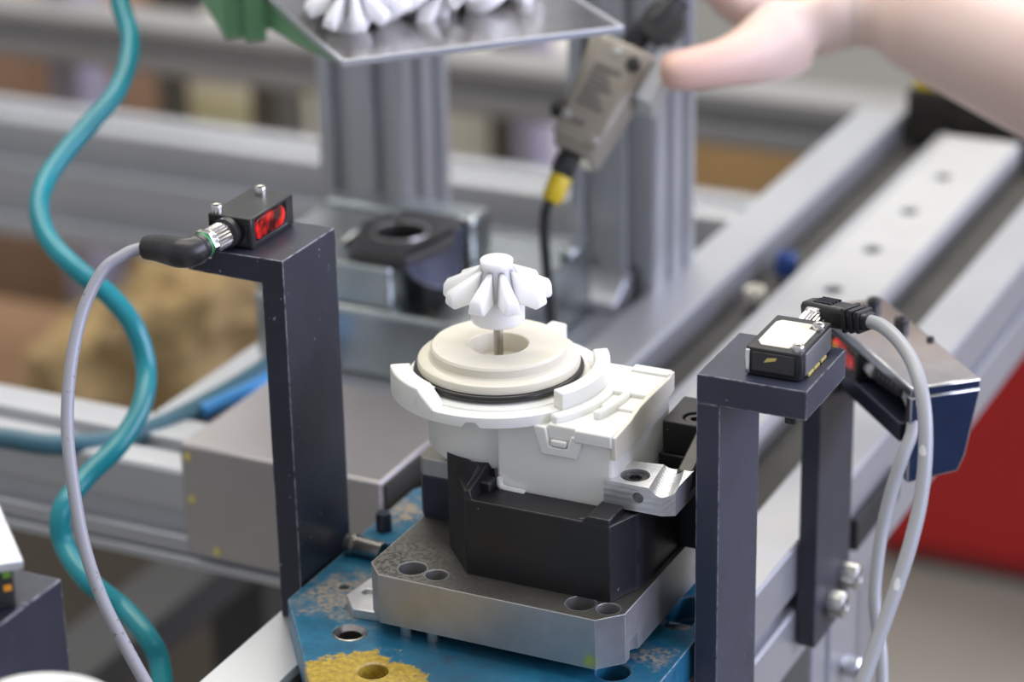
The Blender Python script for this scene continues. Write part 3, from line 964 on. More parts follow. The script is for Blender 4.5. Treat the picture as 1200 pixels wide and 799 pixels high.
lp = [(0.0655, 0.1000), (0.0680, 0.0962), (0.0795, 0.0962), (0.0800, 0.0985), (0.0835, 0.0985), (0.0835, 0.1175), (0.0800, 0.1185), (0.0800, 0.1235), (0.0670, 0.1235), (0.0652, 0.1210)]
lab(obj('label', G().prism(lp, ZTp + 0.0119, ZTp + 0.0123), 'cream_paint', bd2), 'blank white label')
for y in (0.0962, 0.1205):
    obj('screw', G().screw((0.0835, y, ZTp + 0.0118), (0, 0, 1), 0.0025, 0.0026), 'nickel', bd2)
for y in (0.099, 0.106, 0.114):
    obj('paint_drip', G().box(0.0866, 0.0872, y, y + 0.006, ZTp + 0.0004, ZTp + 0.0016), 'yellow_dot', bd2)

rcab = thing('sensor_cable', 'clean grey cable with ribbed black angled plug on the white-labelled right sensor', 'cable', (0.0745, 0.132, 0.07))
NX, NZ = 0.0745, ZTp + 0.0075
g = G(); knurled_nut(g, (NX, 0.1285, NZ), (0, 1, 0.03), 0.0050, 0.0120)
lab(obj('coupling_nut', g, 'nickel', rcab, smooth=25), 'knurled nickel coupling nut')
c0 = Vector((NX, 0.1405, NZ + 0.0004))
c1 = at(1021, 377, 1.028)
pg = G()
e1 = (c1 - Vector((NX, 0.1465, NZ + 0.001))).normalized()
ey = Vector((0, 0, 1)).cross(e1).normalized()
ez = e1.cross(ey)
st = Vector((NX, 0.1465, NZ + 0.001)) - e1 * 0.006
Lp = (c1 - st).length
A = [(0.0, 0.0046), (0.006, 0.0053), (Lp * 0.6, 0.0050), (Lp * 0.78, 0.0040), (Lp, 0.0036)]
rows = []
for s, hw in A:
    q = st + e1 * s
    hz = hw * (0.98 if s < Lp * 0.7 else 0.95)
    rows.append([pg.bm.verts.new(q + ey * (hw * a) + ez * (hz * b_)) for a, b_ in ((-1, -0.7), (-0.7, -1), (0.7, -1), (1, -0.7), (1, 0.7), (0.7, 1), (-0.7, 1), (-1, 0.7))])
for i in range(len(rows) - 1):
    for k in range(8):
        pg.bm.faces.new((rows[i][k], rows[i][(k + 1) % 8], rows[i + 1][(k + 1) % 8], rows[i + 1][k]))
pg.bm.faces.new(rows[0][::-1]); pg.bm.faces.new(rows[-1])
plug = obj('plug', pg, 'black_plastic', rcab, 0.0008)
obj('plug_neck', G().cyl(c0 - Vector((0, 0.001, 0)), c0 + Vector((0, 0.006, 0.0005)), 0.0044), 'black_plastic', rcab)
for k in range(3):
    s = Lp * 0.66 + 0.0035 * k
    hw = 0.0052 - 0.0003 * k
    q = st + e1 * s
    obj('relief_ring', G().obox(q, e1, ey, ez, 0, 0.0020, -hw, hw, -hw, hw), 'black_plastic', rcab, 0.0004)
for k in range(4):
    q = st + e1 * (0.006) + ez * 0.0052 + ey * (-0.0028 + 0.0018 * k)
    obj('grip_rib', G().obox(q, e1, ey, ez, 0, 0.010, 0, 0.0009, -0.0004, 0.0005), 'black_gloss', plug)
dep = [(1032, 381, 1.022), (1050, 396, 1.010), (1067, 420, .998), (1078, 450, .988), (1084, 490, .982), (1084, 540, .979), (1078, 590, .977), (1066, 640, .975), (1050, 690, .973), (1032, 740, .971), (1014, 790, .969), (992, 850, .966)]
obj('cord', G().tube([c1 - e1 * 0.003] + [at(*p) for p in dep], 0.0029, 14, 10), 'clean_grey_cable', rcab, smooth=60)

CAM_SCALE = None
# -- polished bracket turned by 45 degrees with the third sensor under its top plate
A0 = Vector((0.1312, 0.0918, 0)); A1 = Vector((0.1530, 0.1119, 0))
ea = (A1 - A0).normalized(); Wd = (A1 - A0).length
eb = Vector((-ea.y, ea.x, 0)); up = Vector((0, 0, 1))
ZS = 0.067
sb = thing('angle_bracket', 'polished steel angle bracket on a black leg bolted to the right conveyor rail', 'bracket', (0.087, 0.125, -0.063))
obj('top_plate', G().obox(A0, ea, eb, up, 0, Wd, 0.0, 0.091, ZS - 0.0045, ZS), 'polished_steel', sb, 0.0008)
fp_ = G()
qf = lambda x, z, y=0.0: A0 + ea * x + eb * y + up * z
fpoly = [(0, ZS - 0.0044), (0.0, 0.0265), (0.0215, 0.0285), (0.0245, 0.0350), (Wd, ZS - 0.0044)]
n_ = len(fpoly)
fp_.faces([qf(x, z) for x, z in fpoly] + [qf(x, z, 0.0045) for x, z in fpoly], [tuple(range(n_)), tuple(range(n_, 2 * n_))[::-1]] + [(i, (i + 1) % n_, n_ + (i + 1) % n_, n_ + i) for i in range(n_)])
obj('front_plate', fp_, 'polished_steel', sb, 0.0006)
obj('web', G().obox(A0, ea, eb, up, 0.0225, 0.0255, 0.0045, 0.080, 0.0420, ZS - 0.0045), 'anodised_navy', sb, 0.0004)
obj('sensor_ledge', G().obox(A0, ea, eb, up, -0.0015, 0.0225, 0.006, 0.080, 0.0420, 0.0500), 'anodised_navy', sb, 0.0005)
rl2 = obj('mounting_leg', G().prism([(0.1037, 0.0488), (0.1035, -0.060), (0.1052, -0.0628), (0.1455, -0.0628), (0.1470, -0.060), (0.1470, 0.0420), (0.1290, 0.0420), (0.1290, 0.0488)], 0.0832, 0.0911, 'x'), 'leg_black', sb, 0.0005)
for y, z in ((0.1387, -0.0441), (0.1216, -0.0491)):
    obj('bolt', G().screw((0.0911, y, z), (1, 0, 0), 0.0058, 0.0075, 0.0030), 'screw_steel', rl2, 0.0003)
for x, y, r, h in ((0.0215, 0.0817, 0.0029, 0.0040), (0.0229, 0.0582, 0.0031, 0.0040), (0.0280, 0.0417, 0.0016, 0.0012)):
    obj('screw', G().screw(A0 + ea * x + eb * y + up * ZS, (0, 0, 1), r, h), 'black_screw', sb)

s3 = thing('photoelectric_sensor', 'small black sensor with red lens tucked under the polished angle bracket', 'sensor', tuple(A0 + eb * 0.063 + ea * 0.006 + up * 0.0505))
# its lens looks along -ea, the connector end along -eb
o3 = A0 + ea * 0.0115 + eb * 0.0480 + up * 0.0502
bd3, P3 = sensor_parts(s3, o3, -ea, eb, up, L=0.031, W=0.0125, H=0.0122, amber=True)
obj('end_recess', G().obox(o3, -ea, eb, up, 0.002, 0.0105, -0.0004, 0.0006, 0.002, 0.0105), 'black_gloss', bd3)
c3 = thing('sensor_cable', 'second grey cable leaving the sensor under the polished bracket, behind the cleaner one', 'cable', tuple(o3))
n0 = o3 - ea * 0.0068 + up * 0.0068 - eb * 0.0004
pend = at(1064, 457, 0.996)
na = (pend - n0).normalized()
lab(obj('coupling_nut', G().lathe([(0.0036, 0), (0.0042, 0.001), (0.0042, 0.007), (0.0034, 0.0075), (0.0034, 0.010)], n0, na, 24), 'nickel', c3), 'nickel coupling nut')
Lq = (pend - n0).length
obj('plug', G().lathe([(0.0032, 0), (0.0040, 0.001), (0.0040, Lq - 0.014), (0.0034, Lq - 0.010)], n0 + na * 0.010, na, 20), 'black_plastic', c3)
for k in range(5):
    obj('grip_ring', G().lathe([(0.0040, 0), (0.0044, 0.0004), (0.0044, 0.0016), (0.0040, 0.0020)], n0 + na * (0.0135 + 0.0040 * k), na, 20), 'black_plastic', c3)
obj('cord', G().tube([pend - na * 0.003] + [at(x, y, d) for x, y, d in ((1070, 478, .993), (1069, 505, .990), (1058, 535, .988), (1046, 570, .988), (1035, 615, .988), (1028, 660, .987), (1025, 700, .986), (1028, 735, .985), (1033, 770, .983), (1034, 840, .980))], 0.0026, 14, 10), 'clean_grey_cable', c3, smooth=60)
CAM_SCALE = None

# ------------------------------------------------------------------ left side of the station
# long cover over a cross rail
cvx = thing('cable_duct_cover', 'grey sheet-metal cover box with three yellow dots, left behind the black bracket post', 'cover', (-0.14, 0.1, -0.07))
cov = obj('cover_shell', G().prism([(0.0660, -0.0570), (0.0720, -0.0570), (0.0720, -0.0200), (0.152, -0.0200), (0.152, -0.0040), (0.0660, -0.0040)], -0.1900, -0.0900, 'x'), 'cover_grey', cvx, 0.0012)
for x, z in ((-0.1860, -0.0095), (-0.1850, -0.0300), (-0.1738, -0.0535)):
    lab(obj('dot', G().lathe([(0.0019, 0), (0.0019, 0.0004)], (x, 0.0658, z), (0, -1, 0), 16), 'yellow_dot', cov), 'yellow dot')
obj('end_cap', G().prism([(0.0680, -0.0560), (0.150, -0.0560), (0.150, -0.0060), (0.0680, -0.0060)], -0.0905, -0.0885, 'x'), 'dark_grease', cvx, 0.0005)

xr = thing('cross_rail', 'lower aluminium cross rail running left under the grey cover box', 'rail', (-0.3, 0.1, FZ))
obj('profile', G().prism(shift([(y, z) for y, z in slotted(0.050, 0.0430, [('l', 0.016), ('t', 0.022)], 0.007, 0.012, 0.002)], 0.0725, -0.0635), -0.72, -0.0870, 'x'), 'extrusion', xr, 0.0004)
obj('bottom_flange', G().box(-0.72, -0.0870, 0.0715, 0.1225, -0.0685, -0.0637), 'extrusion', xr, 0.0008)
obj('leg', G().box(-0.68, -0.64, 0.075, 0.12, FZ, -0.0685), 'extrusion', xr)
obj('leg', G().box(-0.0925, -0.062, 0.078, 0.119, FZ, -0.0735), 'extrusion', xr)
yr = thing('side_rail', 'aluminium rail running away behind the blue hoses at the left', 'rail', (-0.22, 0.28, FZ))
obj('profile', G().prism(shift(slotted(0.052, 0.040, [('t', 0.026)], 0.006, 0.008), -0.243, -0.0620), 0.1235, 0.360, 'y'), 'extrusion', yr, 0.0004)
obj('leg', G().box(-0.241, -0.205, 0.312, 0.356, FZ, -0.0620), 'extrusion', yr)
dk = thing('machine_deck', 'pale aluminium deck plate below the zinc-plated fixture', 'plate', (-0.15, 0.27, FZ))
obj('deck_plate', G().box(-0.1900, -0.0875, 0.158, 0.405, -0.034, -0.022), 'extrusion', dk, 0.001)
obj('front_edge', G().box(-0.1900, -0.0875, 0.153, 0.158, -0.046, -0.020), 'extrusion', dk, 0.001)
obj('leg', G().box(-0.125, -0.095, 0.37, 0.40, FZ, -0.034), 'extrusion', dk)

# zinc fixture with a black ring chuck
zf = thing('ring_fixture', 'zinc-plated fixture with black ring chuck, behind the pump to the left', 'fixture', (-0.16, 0.26, -0.022))
obj('base', G().prism([(-0.232, 0.2000), (-0.1270, 0.2000), (-0.1050, 0.222), (-0.1050, 0.320), (-0.232, 0.320)], -0.0215, 0.0132), 'zinc_plate', zf, 0.003, seg=3)
obj('front_lip', G().box(-0.232, -0.1570, 0.2020, 0.2230, 0.0132, 0.0350), 'zinc_plate', zf, 0.0025, seg=3)
obj('rear_lip', G().box(-0.232, -0.1480, 0.272, 0.294, 0.0132, 0.0370), 'zinc_plate', zf, 0.0025, seg=3)
obj('lip_bridge', G().box(-0.232, -0.1950, 0.2230, 0.270, 0.0132, 0.0350), 'zinc_plate', zf, 0.002)
obj('end_clip', G().box(-0.1130, -0.1052, 0.296, 0.320, 0.0132, 0.0185), 'zinc_plate', zf, 0.002)
cp = [(-0.1830, 0.2090), (-0.1750, 0.2035), (-0.1500, 0.2060), (-0.1400, 0.2350), (-0.1530, 0.2680), (-0.1780, 0.2680), (-0.1940, 0.245)]
chk = obj('chuck_plate', G().prism(cp, 0.0350, 0.0400), 'chuck_metal', zf, 0.001, cuts=[G().cyl((-0.1690, 0.2370, 0.030), (-0.1690, 0.2370, 0.045), 0.0125, 40)])
obj('chuck_body', G().prism([(-0.1850, 0.2240), (-0.1500, 0.2240), (-0.1500, 0.2690), (-0.1850, 0.2690)], 0.0132, 0.0350), 'black_polymer', zf, 0.001,
    cuts=[G().cyl((-0.1690, 0.2370, 0.020), (-0.1690, 0.2370, 0.045), 0.0125, 40)])
lab(obj('chuck_rim', G().lathe([(0.0125, 0.0400), (0.0130, 0.0408), (0.0142, 0.0408), (0.0146, 0.0400)], (-0.1690, 0.2370, 0), (0, 0, 1), 40, False, False), 'pin_steel', chk), 'rim of the ring, brighter steel for its highlight')  # highlight along the rim, put in as a band of brighter steel
cw = G()
rows = []
for k in range(17):
    t = k / 16
    p = Vector((-0.1498, 0.2065, 0)).lerp(Vector((-0.1440, 0.2560, 0)), t)
    dp = 0.0055 + 0.0150 * sin(pi * t) ** 0.7
    inn = Vector((0.0080 * sin(pi * t), -0.0020 * sin(pi * t), 0))
    rows.append([cw.bm.verts.new(v) for v in ((p.x, p.y, 0.0400), tuple(p + inn + Vector((0, 0, 0.0398 - dp))), tuple(p + inn + Vector((-0.002, 0, 0.0398 - dp))), (p.x - 0.003, p.y, 0.0400))])
for i in range(16):
    for j in range(4):
        cw.bm.faces.new((rows[i][j], rows[i][(j + 1) % 4], rows[i + 1][(j + 1) % 4], rows[i + 1][j]))
cw.bm.faces.new(rows[0]); cw.bm.faces.new(rows[-1][::-1])
obj('curved_guard', cw, 'bracket_steel', zf, smooth=50)
for x, y in ((-0.1505, 0.2150),):
    lab(obj('dot', G().lathe([(0.0016, 0), (0.0016, 0.0004)], (-0.1497, 0.2280, 0.0215), (1, 0, 0), 14), 'yellow_dot', chk), 'yellow dot')

# columns
def column(x0, y0, label, w=0.050, dpt=0.055, z1=0.36, z0=-0.0600):
    c = thing('aluminium_column', label, 'column', (x0 + w / 2, y0 + dpt / 2, z0))
    poly = shift(slotted(w, dpt, [('b', w * 0.26), ('b', w * 0.74), ('r', dpt * 0.34), ('r', dpt * 0.74)], 0.006, 0.0085, 0.002), x0, y0)
    obj('profile', G().prism(poly, z0, z1), 'extrusion', c, 0.0004)
    return c


cL = column(-0.275, 0.342, 'slotted aluminium column at the left, under the white impeller tray', 0.052, 0.055, z0=-0.062)
cR = column(-0.1285, 0.342, 'slotted aluminium column at the right, behind the limit switch', 0.0500, 0.052, z0=-0.022)
obj('foot_plate', G().box(-0.2750, -0.1910, 0.336, 0.400, -0.066, -0.062), 'extrusion', cL)
obj('leg', G().box(-0.268, -0.228, 0.348, 0.392, FZ, -0.066), 'extrusion', cL)
obj('corner_bracket', G().prism([(0.342, -0.022), (0.318, -0.022), (0.318, -0.016), (0.337, -0.006), (0.342, -0.006)], -0.118, -0.092, 'x'), 'extrusion', cR, 0.001)

# teal hose
th = [(135, -60, 1.2), (140, 0, 1.19), (152, 40, 1.18), (150, 72, 1.17), (135, 110, 1.16), (105, 145, 1.15), (75, 180, 1.14), (52, 215, 1.13), (46, 250, 1.12), (60, 285, 1.11), (95, 320, 1.10), (130, 348, 1.10), (158, 385, 1.10), (171, 430, 1.10), (166, 475, 1.09), (140, 520, 1.08), (100, 560, 1.07), (72, 600, 1.06), (76, 640, 1.06), (103, 680, 1.05), (143, 712, 1.05), (172, 745, 1.04), (188, 780, 1.04), (193, 850, 1.03)]
th = [(x, y, d - 0.02) for x, y, d in th]
ho = obj('air_hose', G().tube([at(*p) for p in th], 0.0044, 16, 10), 'teal_hose', smooth=60)
tag(ho, 'teal spiral air hose hanging in front of the left cross rails', 'hose')
hb = [(-60, 512, 1.155), (0, 513, 1.155), (60, 521, 1.155), (130, 517, 1.165), (190, 498, 1.18), (250, 468, 1.20), (310, 432, 1.22), (370, 386, 1.25)]
o = obj('air_hose', G().tube([at(*p) for p in hb], 0.0050, 14, 10), 'slate_hose', smooth=60)
tag(o, 'dark slate-blue hose lying across the lower cross rail at the left', 'hose')
hb2 = [(236, 482, 1.19), (270, 466, 1.20), (310, 447, 1.21), (370, 408, 1.24)]
o = obj('air_hose', G().tube([at(*p) for p in hb2], 0.0036, 14, 10), 'blue_hose', smooth=60)
tag(o, 'short bright blue hose just below the slate hose, ending at the black post', 'hose')

# ------------------------------------------------------------------ neighbour station, lower left corner
nb = thing('sensor_bracket', 'black neighbouring bracket at the lower left corner of the picture', 'bracket', (-0.09, -0.22, RT))
obj('block', G().prism([(-0.0798, RT), (-0.0702, RT), (-0.0702, 0.0750), (-0.116, 0.0750), (-0.116, 0.0650), (-0.0798, 0.0650)], -0.300, -0.1828, 'y'), 'bracket_paint', nb, 0.0006)
ns = thing('photoelectric_sensor', 'sensor with bare steel top and green lamp in the lower left corner', 'sensor', (-0.09, -0.2, 0.075))
k1 = Vector((-0.715, 0.699, 0)); k2 = Vector((-0.699, -0.715, 0)); K = Vector((-0.0672, -0.2054, 0))
n1 = obj('body', G().obox(K, k1, k2, (0, 0, 1), 0.004, 0.034, 0.003, 0.022, 0.0752, 0.0900), 'black_plastic', ns, 0.0006)
lab(obj('top_plate', G().obox(K, k1, k2, (0, 0, 1), 0.0, 0.045, 0.0, 0.026, 0.0900, 0.0935), 'machined_aluminium', ns, 0.0006), 'bare steel cover plate')
lab(obj('green_lamp', G().obox(K, k1, k2, (0, 0, 1), 0.0035, 0.0042, 0.004, 0.0065, 0.0862, 0.0882), 'led_green', n1), 'green lamp')
lab(obj('orange_lamp', G().obox(K, k1, k2, (0, 0, 1), 0.0035, 0.0042, 0.004, 0.0065, 0.0815, 0.0835), 'lens_amber', n1), 'orange lamp')
nw = thing('round_lid', 'white plastic round lid at the bottom left edge of the picture', 'lid', (-0.030, -0.295, 0.03))
cpt = at(55, 824, 0.74)
obj('shell', G().lathe([(0.020, -0.014), (0.0215, -0.012), (0.0218, -0.003), (0.0208, -0.0004), (0.018, 0.0), (0.017, -0.002), (0.003, -0.002)], cpt, (0.05, 0.1, 1), 48), 'white_plastic', nw, smooth=50)
obj('stem', G().cyl((cpt.x, cpt.y, RT), (cpt.x, cpt.y, cpt.z - 0.012), 0.008), 'white_plastic', nw)

# ------------------------------------------------------------------ tray of impellers in a green bin
ZT = 0.165
T0 = Vector((-0.1229, 0.1085, ZT)); T1 = Vector((-0.0364, 0.1995, ZT))
ta = (T1 - T0).normalized(); TW = (T1 - T0).length; tb = Vector((-ta.y, ta.x, 0))
tr = thing('parts_tray', 'bare steel sheet tray holding a heap of white impellers, at the top edge', 'tray', tuple(T0 + ta * TW / 2 + tb * 0.1))
obj('sheet', G().obox(T0, ta, tb, up, 0, TW, 0, 0.26, -0.0012, 0.0), 'tray_steel', tr, 0.0004)
obj('front_hem', G().obox(T0, ta, tb, up, -0.001, TW + 0.001, -0.0012, 0.0006, -0.0022, 0.0008), 'extrusion', tr, 0.0004)
obj('side_hem', G().obox(T0, ta, tb, up, -0.0012, 0.0006, 0, 0.26, -0.0022, 0.0008), 'extrusion', tr, 0.0004)
obj('side_hem', G().obox(T0, ta, tb, up, TW - 0.0006, TW + 0.0012, 0, 0.26, -0.0022, 0.0008), 'extrusion', tr, 0.0004)
gb_ = thing('parts_bin', 'green plastic parts bin under the left side of the steel tray', 'bin', tuple(T0 + tb * 0.1))
qg = lambda x, y, z: T0 + ta * x + tb * y + up * z
gw = G()
gw.hexa([qg(0.0005, 0.004, -0.0036), qg(0.006, 0.004, -0.0036), qg(0.006, 0.112, -0.0155), qg(0.0005, 0.112, -0.0155)],
        [qg(0.0005, 0.003, -0.0024), qg(0.006, 0.003, -0.0024), qg(0.006, 0.112, -0.0024), qg(0.0005, 0.112, -0.0024)])
obj('side_wall', gw, 'green_plastic', gb_, 0.0005)
obj('corner_rib', G().obox(T0, ta, tb, up, -0.0115, -0.0020, 0.112, 0.1180, -0.0195, 0.0500), 'green_plastic', gb_, 0.001)
obj('rib_base', G().obox(T0, ta, tb, up, -0.0020, 0.0060, 0.1125, 0.1180, -0.0150, -0.0030), 'green_plastic', gb_, 0.001)
gw = G()
gw.hexa([qg(-0.0200, 0.1182, -0.0190), qg(-0.002, 0.1182, -0.0190), qg(-0.002, 0.180, 0.004), qg(-0.0260, 0.180, 0.004)],
        [qg(-0.0200, 0.1182, 0.06), qg(-0.002, 0.1182, 0.06), qg(-0.002, 0.180, 0.06), qg(-0.0260, 0.180, 0.06)])
obj('back_wall', gw, 'green_plastic', gb_, 0.001)
obj('hanger', G().box(-0.246, -0.2100, 0.18, 0.343, 0.225, 0.240), 'extrusion', gb_)

imp = thing('impeller', 'white plastic impeller lying in the heap on the steel tray', 'impeller', (0, 0, 0), 'impellers heaped on the tray')
vane = obj('vaned_hub', impeller_mesh(G(), -0.012), 'milky_plastic', imp, 0.0006)
spots = []
for row, (yy, zz) in enumerate(((0.047, 0.012), (0.070, 0.013), (0.094, 0.014), (0.058, 0.033), (0.082, 0.034), (0.106, 0.034))):
    n_in = (5, 5, 5, 4, 4, 4)[row]
    for k in range(n_in):
        spots.append((0.018 + (k + 0.5 * (row > 2)) * 0.0205 + random.uniform(-0.003, 0.003), yy + random.uniform(-0.005, 0.005) + 0.004 * k, zz + random.uniform(0, 0.003)))
first = True
for x, y, z in spots:
    mt = Matrix.Translation(T0 + ta * min(x, TW - 0.022) + tb * y + up * z) @ Matrix.Rotation(random.uniform(0, 6), 4, 'Z') @ Matrix.Rotation(random.uniform(0.3, 2.6), 4, 'X')
    if first:
        imp.matrix_world = mt
        first = False
        vane.matrix_parent_inverse = Matrix.Identity(4)
    else:
        dup(imp, mt)

# ------------------------------------------------------------------ limit switch
SD = 1.19
s_tl, s_tr, s_br, s_bl = at(674, 30, SD + 0.004), at(755, 62, SD - 0.002), at(690, 187, SD - 0.012), at(644, 163, SD - 0.006)
sx = ((s_tr - s_tl) + (s_br - s_bl)).normalized()
sy = ((s_tl - s_bl) + (s_tr - s_br)); sy = (sy - sx * sy.dot(sx)).normalized()
sz = sx.cross(sy).normalized()
if sz.dot(FWD) > 0:
    sz = -sz
so = (s_bl + s_br) / 2
Ws, Hs, Dp = 0.0265, 0.058, 0.024
sw = thing('limit_switch', 'grey metal limit switch box with yellow cable gland, touched by the thumb', 'switch', tuple(so))
sbx = G()
qs = lambda x, y, z: so + sx * x + sy * y + sz * z
hw0, hw1 = 0.0105, 0.0165
f_ = [(-hw0 + 0.002, 0.0), (hw0, 0.0), (hw0 + 0.001, 0.003), (hw1, Hs), (-hw1, Hs), (-hw0, 0.010)]
nn = len(f_)
sbx.faces([qs(x, y, 0) for x, y in f_] + [qs(x + 0.0005, y, -Dp) for x, y in f_], [tuple(range(nn)), tuple(range(nn, 2 * nn))[::-1]] + [(i, (i + 1) % nn, nn + (i + 1) % nn, nn + i) for i in range(nn)])
sb_ = obj('case', sbx, 'switch_body', sw, 0.002, seg=3)
obj('cover_plate', G().obox(so, sx, sy, sz, -0.0105, 0.0115, 0.004, Hs - 0.003, -0.0002, 0.0010), 'switch_body', sb_, 0.0006)
for k in range(7):
    ln = 0.0135 - 0.0025 * (k % 3)
    lab(obj('engraved_line', G().obox(so, sx, sy, sz, -0.0075, -0.0075 + ln, 0.0215 + 0.0032 * k, 0.0238 + 0.0032 * k, 0.0009, 0.0012), 'engraving', sb_), 'worn engraved line')
lab(obj('engraved_line', G().obox(so, sx, sy, sz, -0.0060, 0.0015, 0.0120, 0.0145, 0.0009, 0.0012), 'engraving', sb_), 'worn engraved line')
for x, y in ((-0.0088, 0.0145), (0.0085, 0.0080), (-0.001, 0.0520)):
    obj('screw', G().screw(qs(x, y, 0.0008), sz, 0.0021, 0.0014), 'screw_steel', sb_)
obj('button', G().lathe([(0.0034, 0), (0.0034, 0.002), (0.0026, 0.003)], qs(0.0090, 0.0490, 0.0008), sz, 20), 'black_plastic', sb_)
gdir = (at(640, 232, 1.19) - at(664, 175, 1.19)).normalized()
g0 = qs(-0.0005, -0.0005, -0.0095)
obj('gland_nut', G().lathe([(0.0055, 0), (0.0062, 0.002, 'h'), (0.0062, 0.008, 'h'), (0.0050, 0.0100)], g0, gdir, 24), 'black_plastic', sw)
lab(obj('gland_sleeve', G().lathe([(0.0046, 0), (0.0052, 0.001), (0.0050, 0.011), (0.0040, 0.0135)], g0 + gdir * 0.0095, gdir, 24), 'yellow_plastic', sw), 'yellow gland sleeve')
obj('side_knob', G().lathe([(0.0030, 0), (0.0042, 0.002), (0.0042, 0.006), (0.0028, 0.0075)], qs(-hw0 - 0.001, 0.018, -0.010), -sx, 18), 'black_plastic', sw)
lev = G()
lev.tube([qs(0.002, Hs - 0.002, -0.010), qs(0.004, Hs + 0.010, -0.006), qs(0.010, Hs + 0.018, -0.004), qs(0.013, Hs + 0.030, -0.004)], 0.0060, 14, 6)
obj('lever_arm', lev, 'black_plastic', sw, smooth=60)
obj('lever_roller', G().lathe([(0.0060, -0.005), (0.0100, -0.0045), (0.0100, 0.0045), (0.0060, 0.005)], qs(0.012, Hs + 0.016, -0.004), sz, 24), 'black_plastic', sw)
lab(obj('mount_plate', G().obox(so, sx, sy, sz, hw0 + 0.0045, hw1 + 0.0075, Hs * 0.62, Hs + 0.008, -Dp - 0.004, -0.004), 'extrusion', sw, 0.0006), 'bare aluminium mounting plate')
obj('mount_arm', G().hexa([qs(-0.008, 0.030, -Dp - 0.001), qs(0.010, 0.030, -Dp - 0.001), (-0.090, 0.343, 0.085), (-0.118, 0.343, 0.085)],
                          [qs(-0.008, 0.045, -Dp - 0.001), qs(0.010, 0.045, -Dp - 0.001), (-0.090, 0.343, 0.110), (-0.118, 0.343, 0.110)]), 'extrusion', sw)
ge_ = g0 + gdir * 0.022
cbp = [ge_, at(640, 245, 1.203), at(638, 275, 1.208), at(640, 305, 1.212), at(643, 340, 1.218), at(646, 375, 1.225), at(650, 400, 1.235)]
kc = obj('switch_cable', G().tube(cbp, 0.0026, 12, 8), 'black_plastic', smooth=60)
tag(kc, 'black cable hanging from the yellow gland of the limit switch', 'cable')

# ------------------------------------------------------------------ hand and forearm
def person_mesh():
    V, E, R = [], [], []
    def v(p, r, par=None):
        V.append(tuple(p)); R.append(r)
        if par is not None:
            E.append((par, len(V) - 1))
        return len(V) - 1
    wr = v(at(985, -10, 1.215), 0.0300)
    a1 = v(at(1060, 12, 1.205), 0.0325, wr)
    a2 = v(at(1140, 42, 1.195), 0.0375, a1)
    a3 = v(at(1230, 80, 1.185), 0.0430, a2)
    a4 = v(at(1340, 125, 1.175), 0.0470, a3)
    a5 = v(at(1480, 175, 1.165), 0.0440, a4)
    p1 = v(at(930, 0, 1.222), 0.0270, wr)
    p2 = v(at(882, 2, 1.226), 0.0345, p1)
    tips = []
    fing = [((838, -12), (790, -55), (754, -106), (736, -152), 1.214, 0.0135), ((836, -62), (790, -115), (752, -165), (735, -205), 1.226, 0.0102),
            ((848, -98), (806, -152), (770, -200), (756, -235), 1.240, 0.0096), ((866, -128), (836, -176), (812, -212), (800, -238), 1.252, 0.0084)]
    for k0, k1, k2, k3, d, r in fing:
        i0 = v(at(k0[0], k0[1], d), r * 1.25, p2)
        i1 = v(at(k1[0], k1[1], d - 0.004), r, i0)
        i2 = v(at(k2[0], k2[1], d - 0.002), r * 0.92, i1)
        v(at(k3[0], k3[1], d + 0.004), r * 0.78, i2)
    t0 = v(at(930, 48, 1.205), 0.0215, p1)
    t1 = v(at(880, 66, 1.186), 0.0155, t0)
    t2 = v(at(832, 79, 1.174), 0.0126, t1)
    t3 = v(at(793, 83, 1.170), 0.0122, t2)
    t4 = v(at(770, 86, 1.169), 0.0098, t3)
    me = bpy.data.meshes.new('person')
    me.from_pydata(V, E, [])
    o = bpy.data.objects.new('person', me)
    C.objects.link(o)
    sk = o.modifiers.new('skin', 'SKIN')
    sk.use_smooth_shade = True
    sk.branch_smoothing = 0.6
    for i, sv in enumerate(me.skin_vertices[0].data):
        sv.radius = (R[i], R[i]); sv.use_root = (i == 0)
    sd = o.modifiers.new('sub', 'SUBSURF'); sd.levels = 2; sd.render_levels = 2
    bpy.context.view_layer.update()
    nm = bpy.data.meshes.new_from_object(o.evaluated_get(bpy.context.evaluated_depsgraph_get()))
    o.modifiers.clear(); o.data = nm; nm.name = 'person'
    bpy.data.meshes.remove(me)
    nm.materials.clear(); nm.materials.append(M['skin'])
    bm = bmesh.new(); bm.from_mesh(nm)
    for _ in range(7):
        bmesh.ops.smooth_vert(bm, verts=bm.verts[:], factor=0.5, use_axis_x=True, use_axis_y=True, use_axis_z=True)
    wc = at(985, -10, 1.215)
    near = [q for q in bm.verts if (q.co - wc).length < 0.040]
    for _ in range(12):
        bmesh.ops.smooth_vert(bm, verts=near, factor=0.5, use_axis_x=True, use_axis_y=True, use_axis_z=True)
    bm.to_mesh(nm); bm.free()
    for p in nm.polygons: p.use_smooth = True
    return o


pr_ = person_mesh()
tag(pr_, 'bare forearm and hand of a person, thumb against the grey limit switch', 'person')

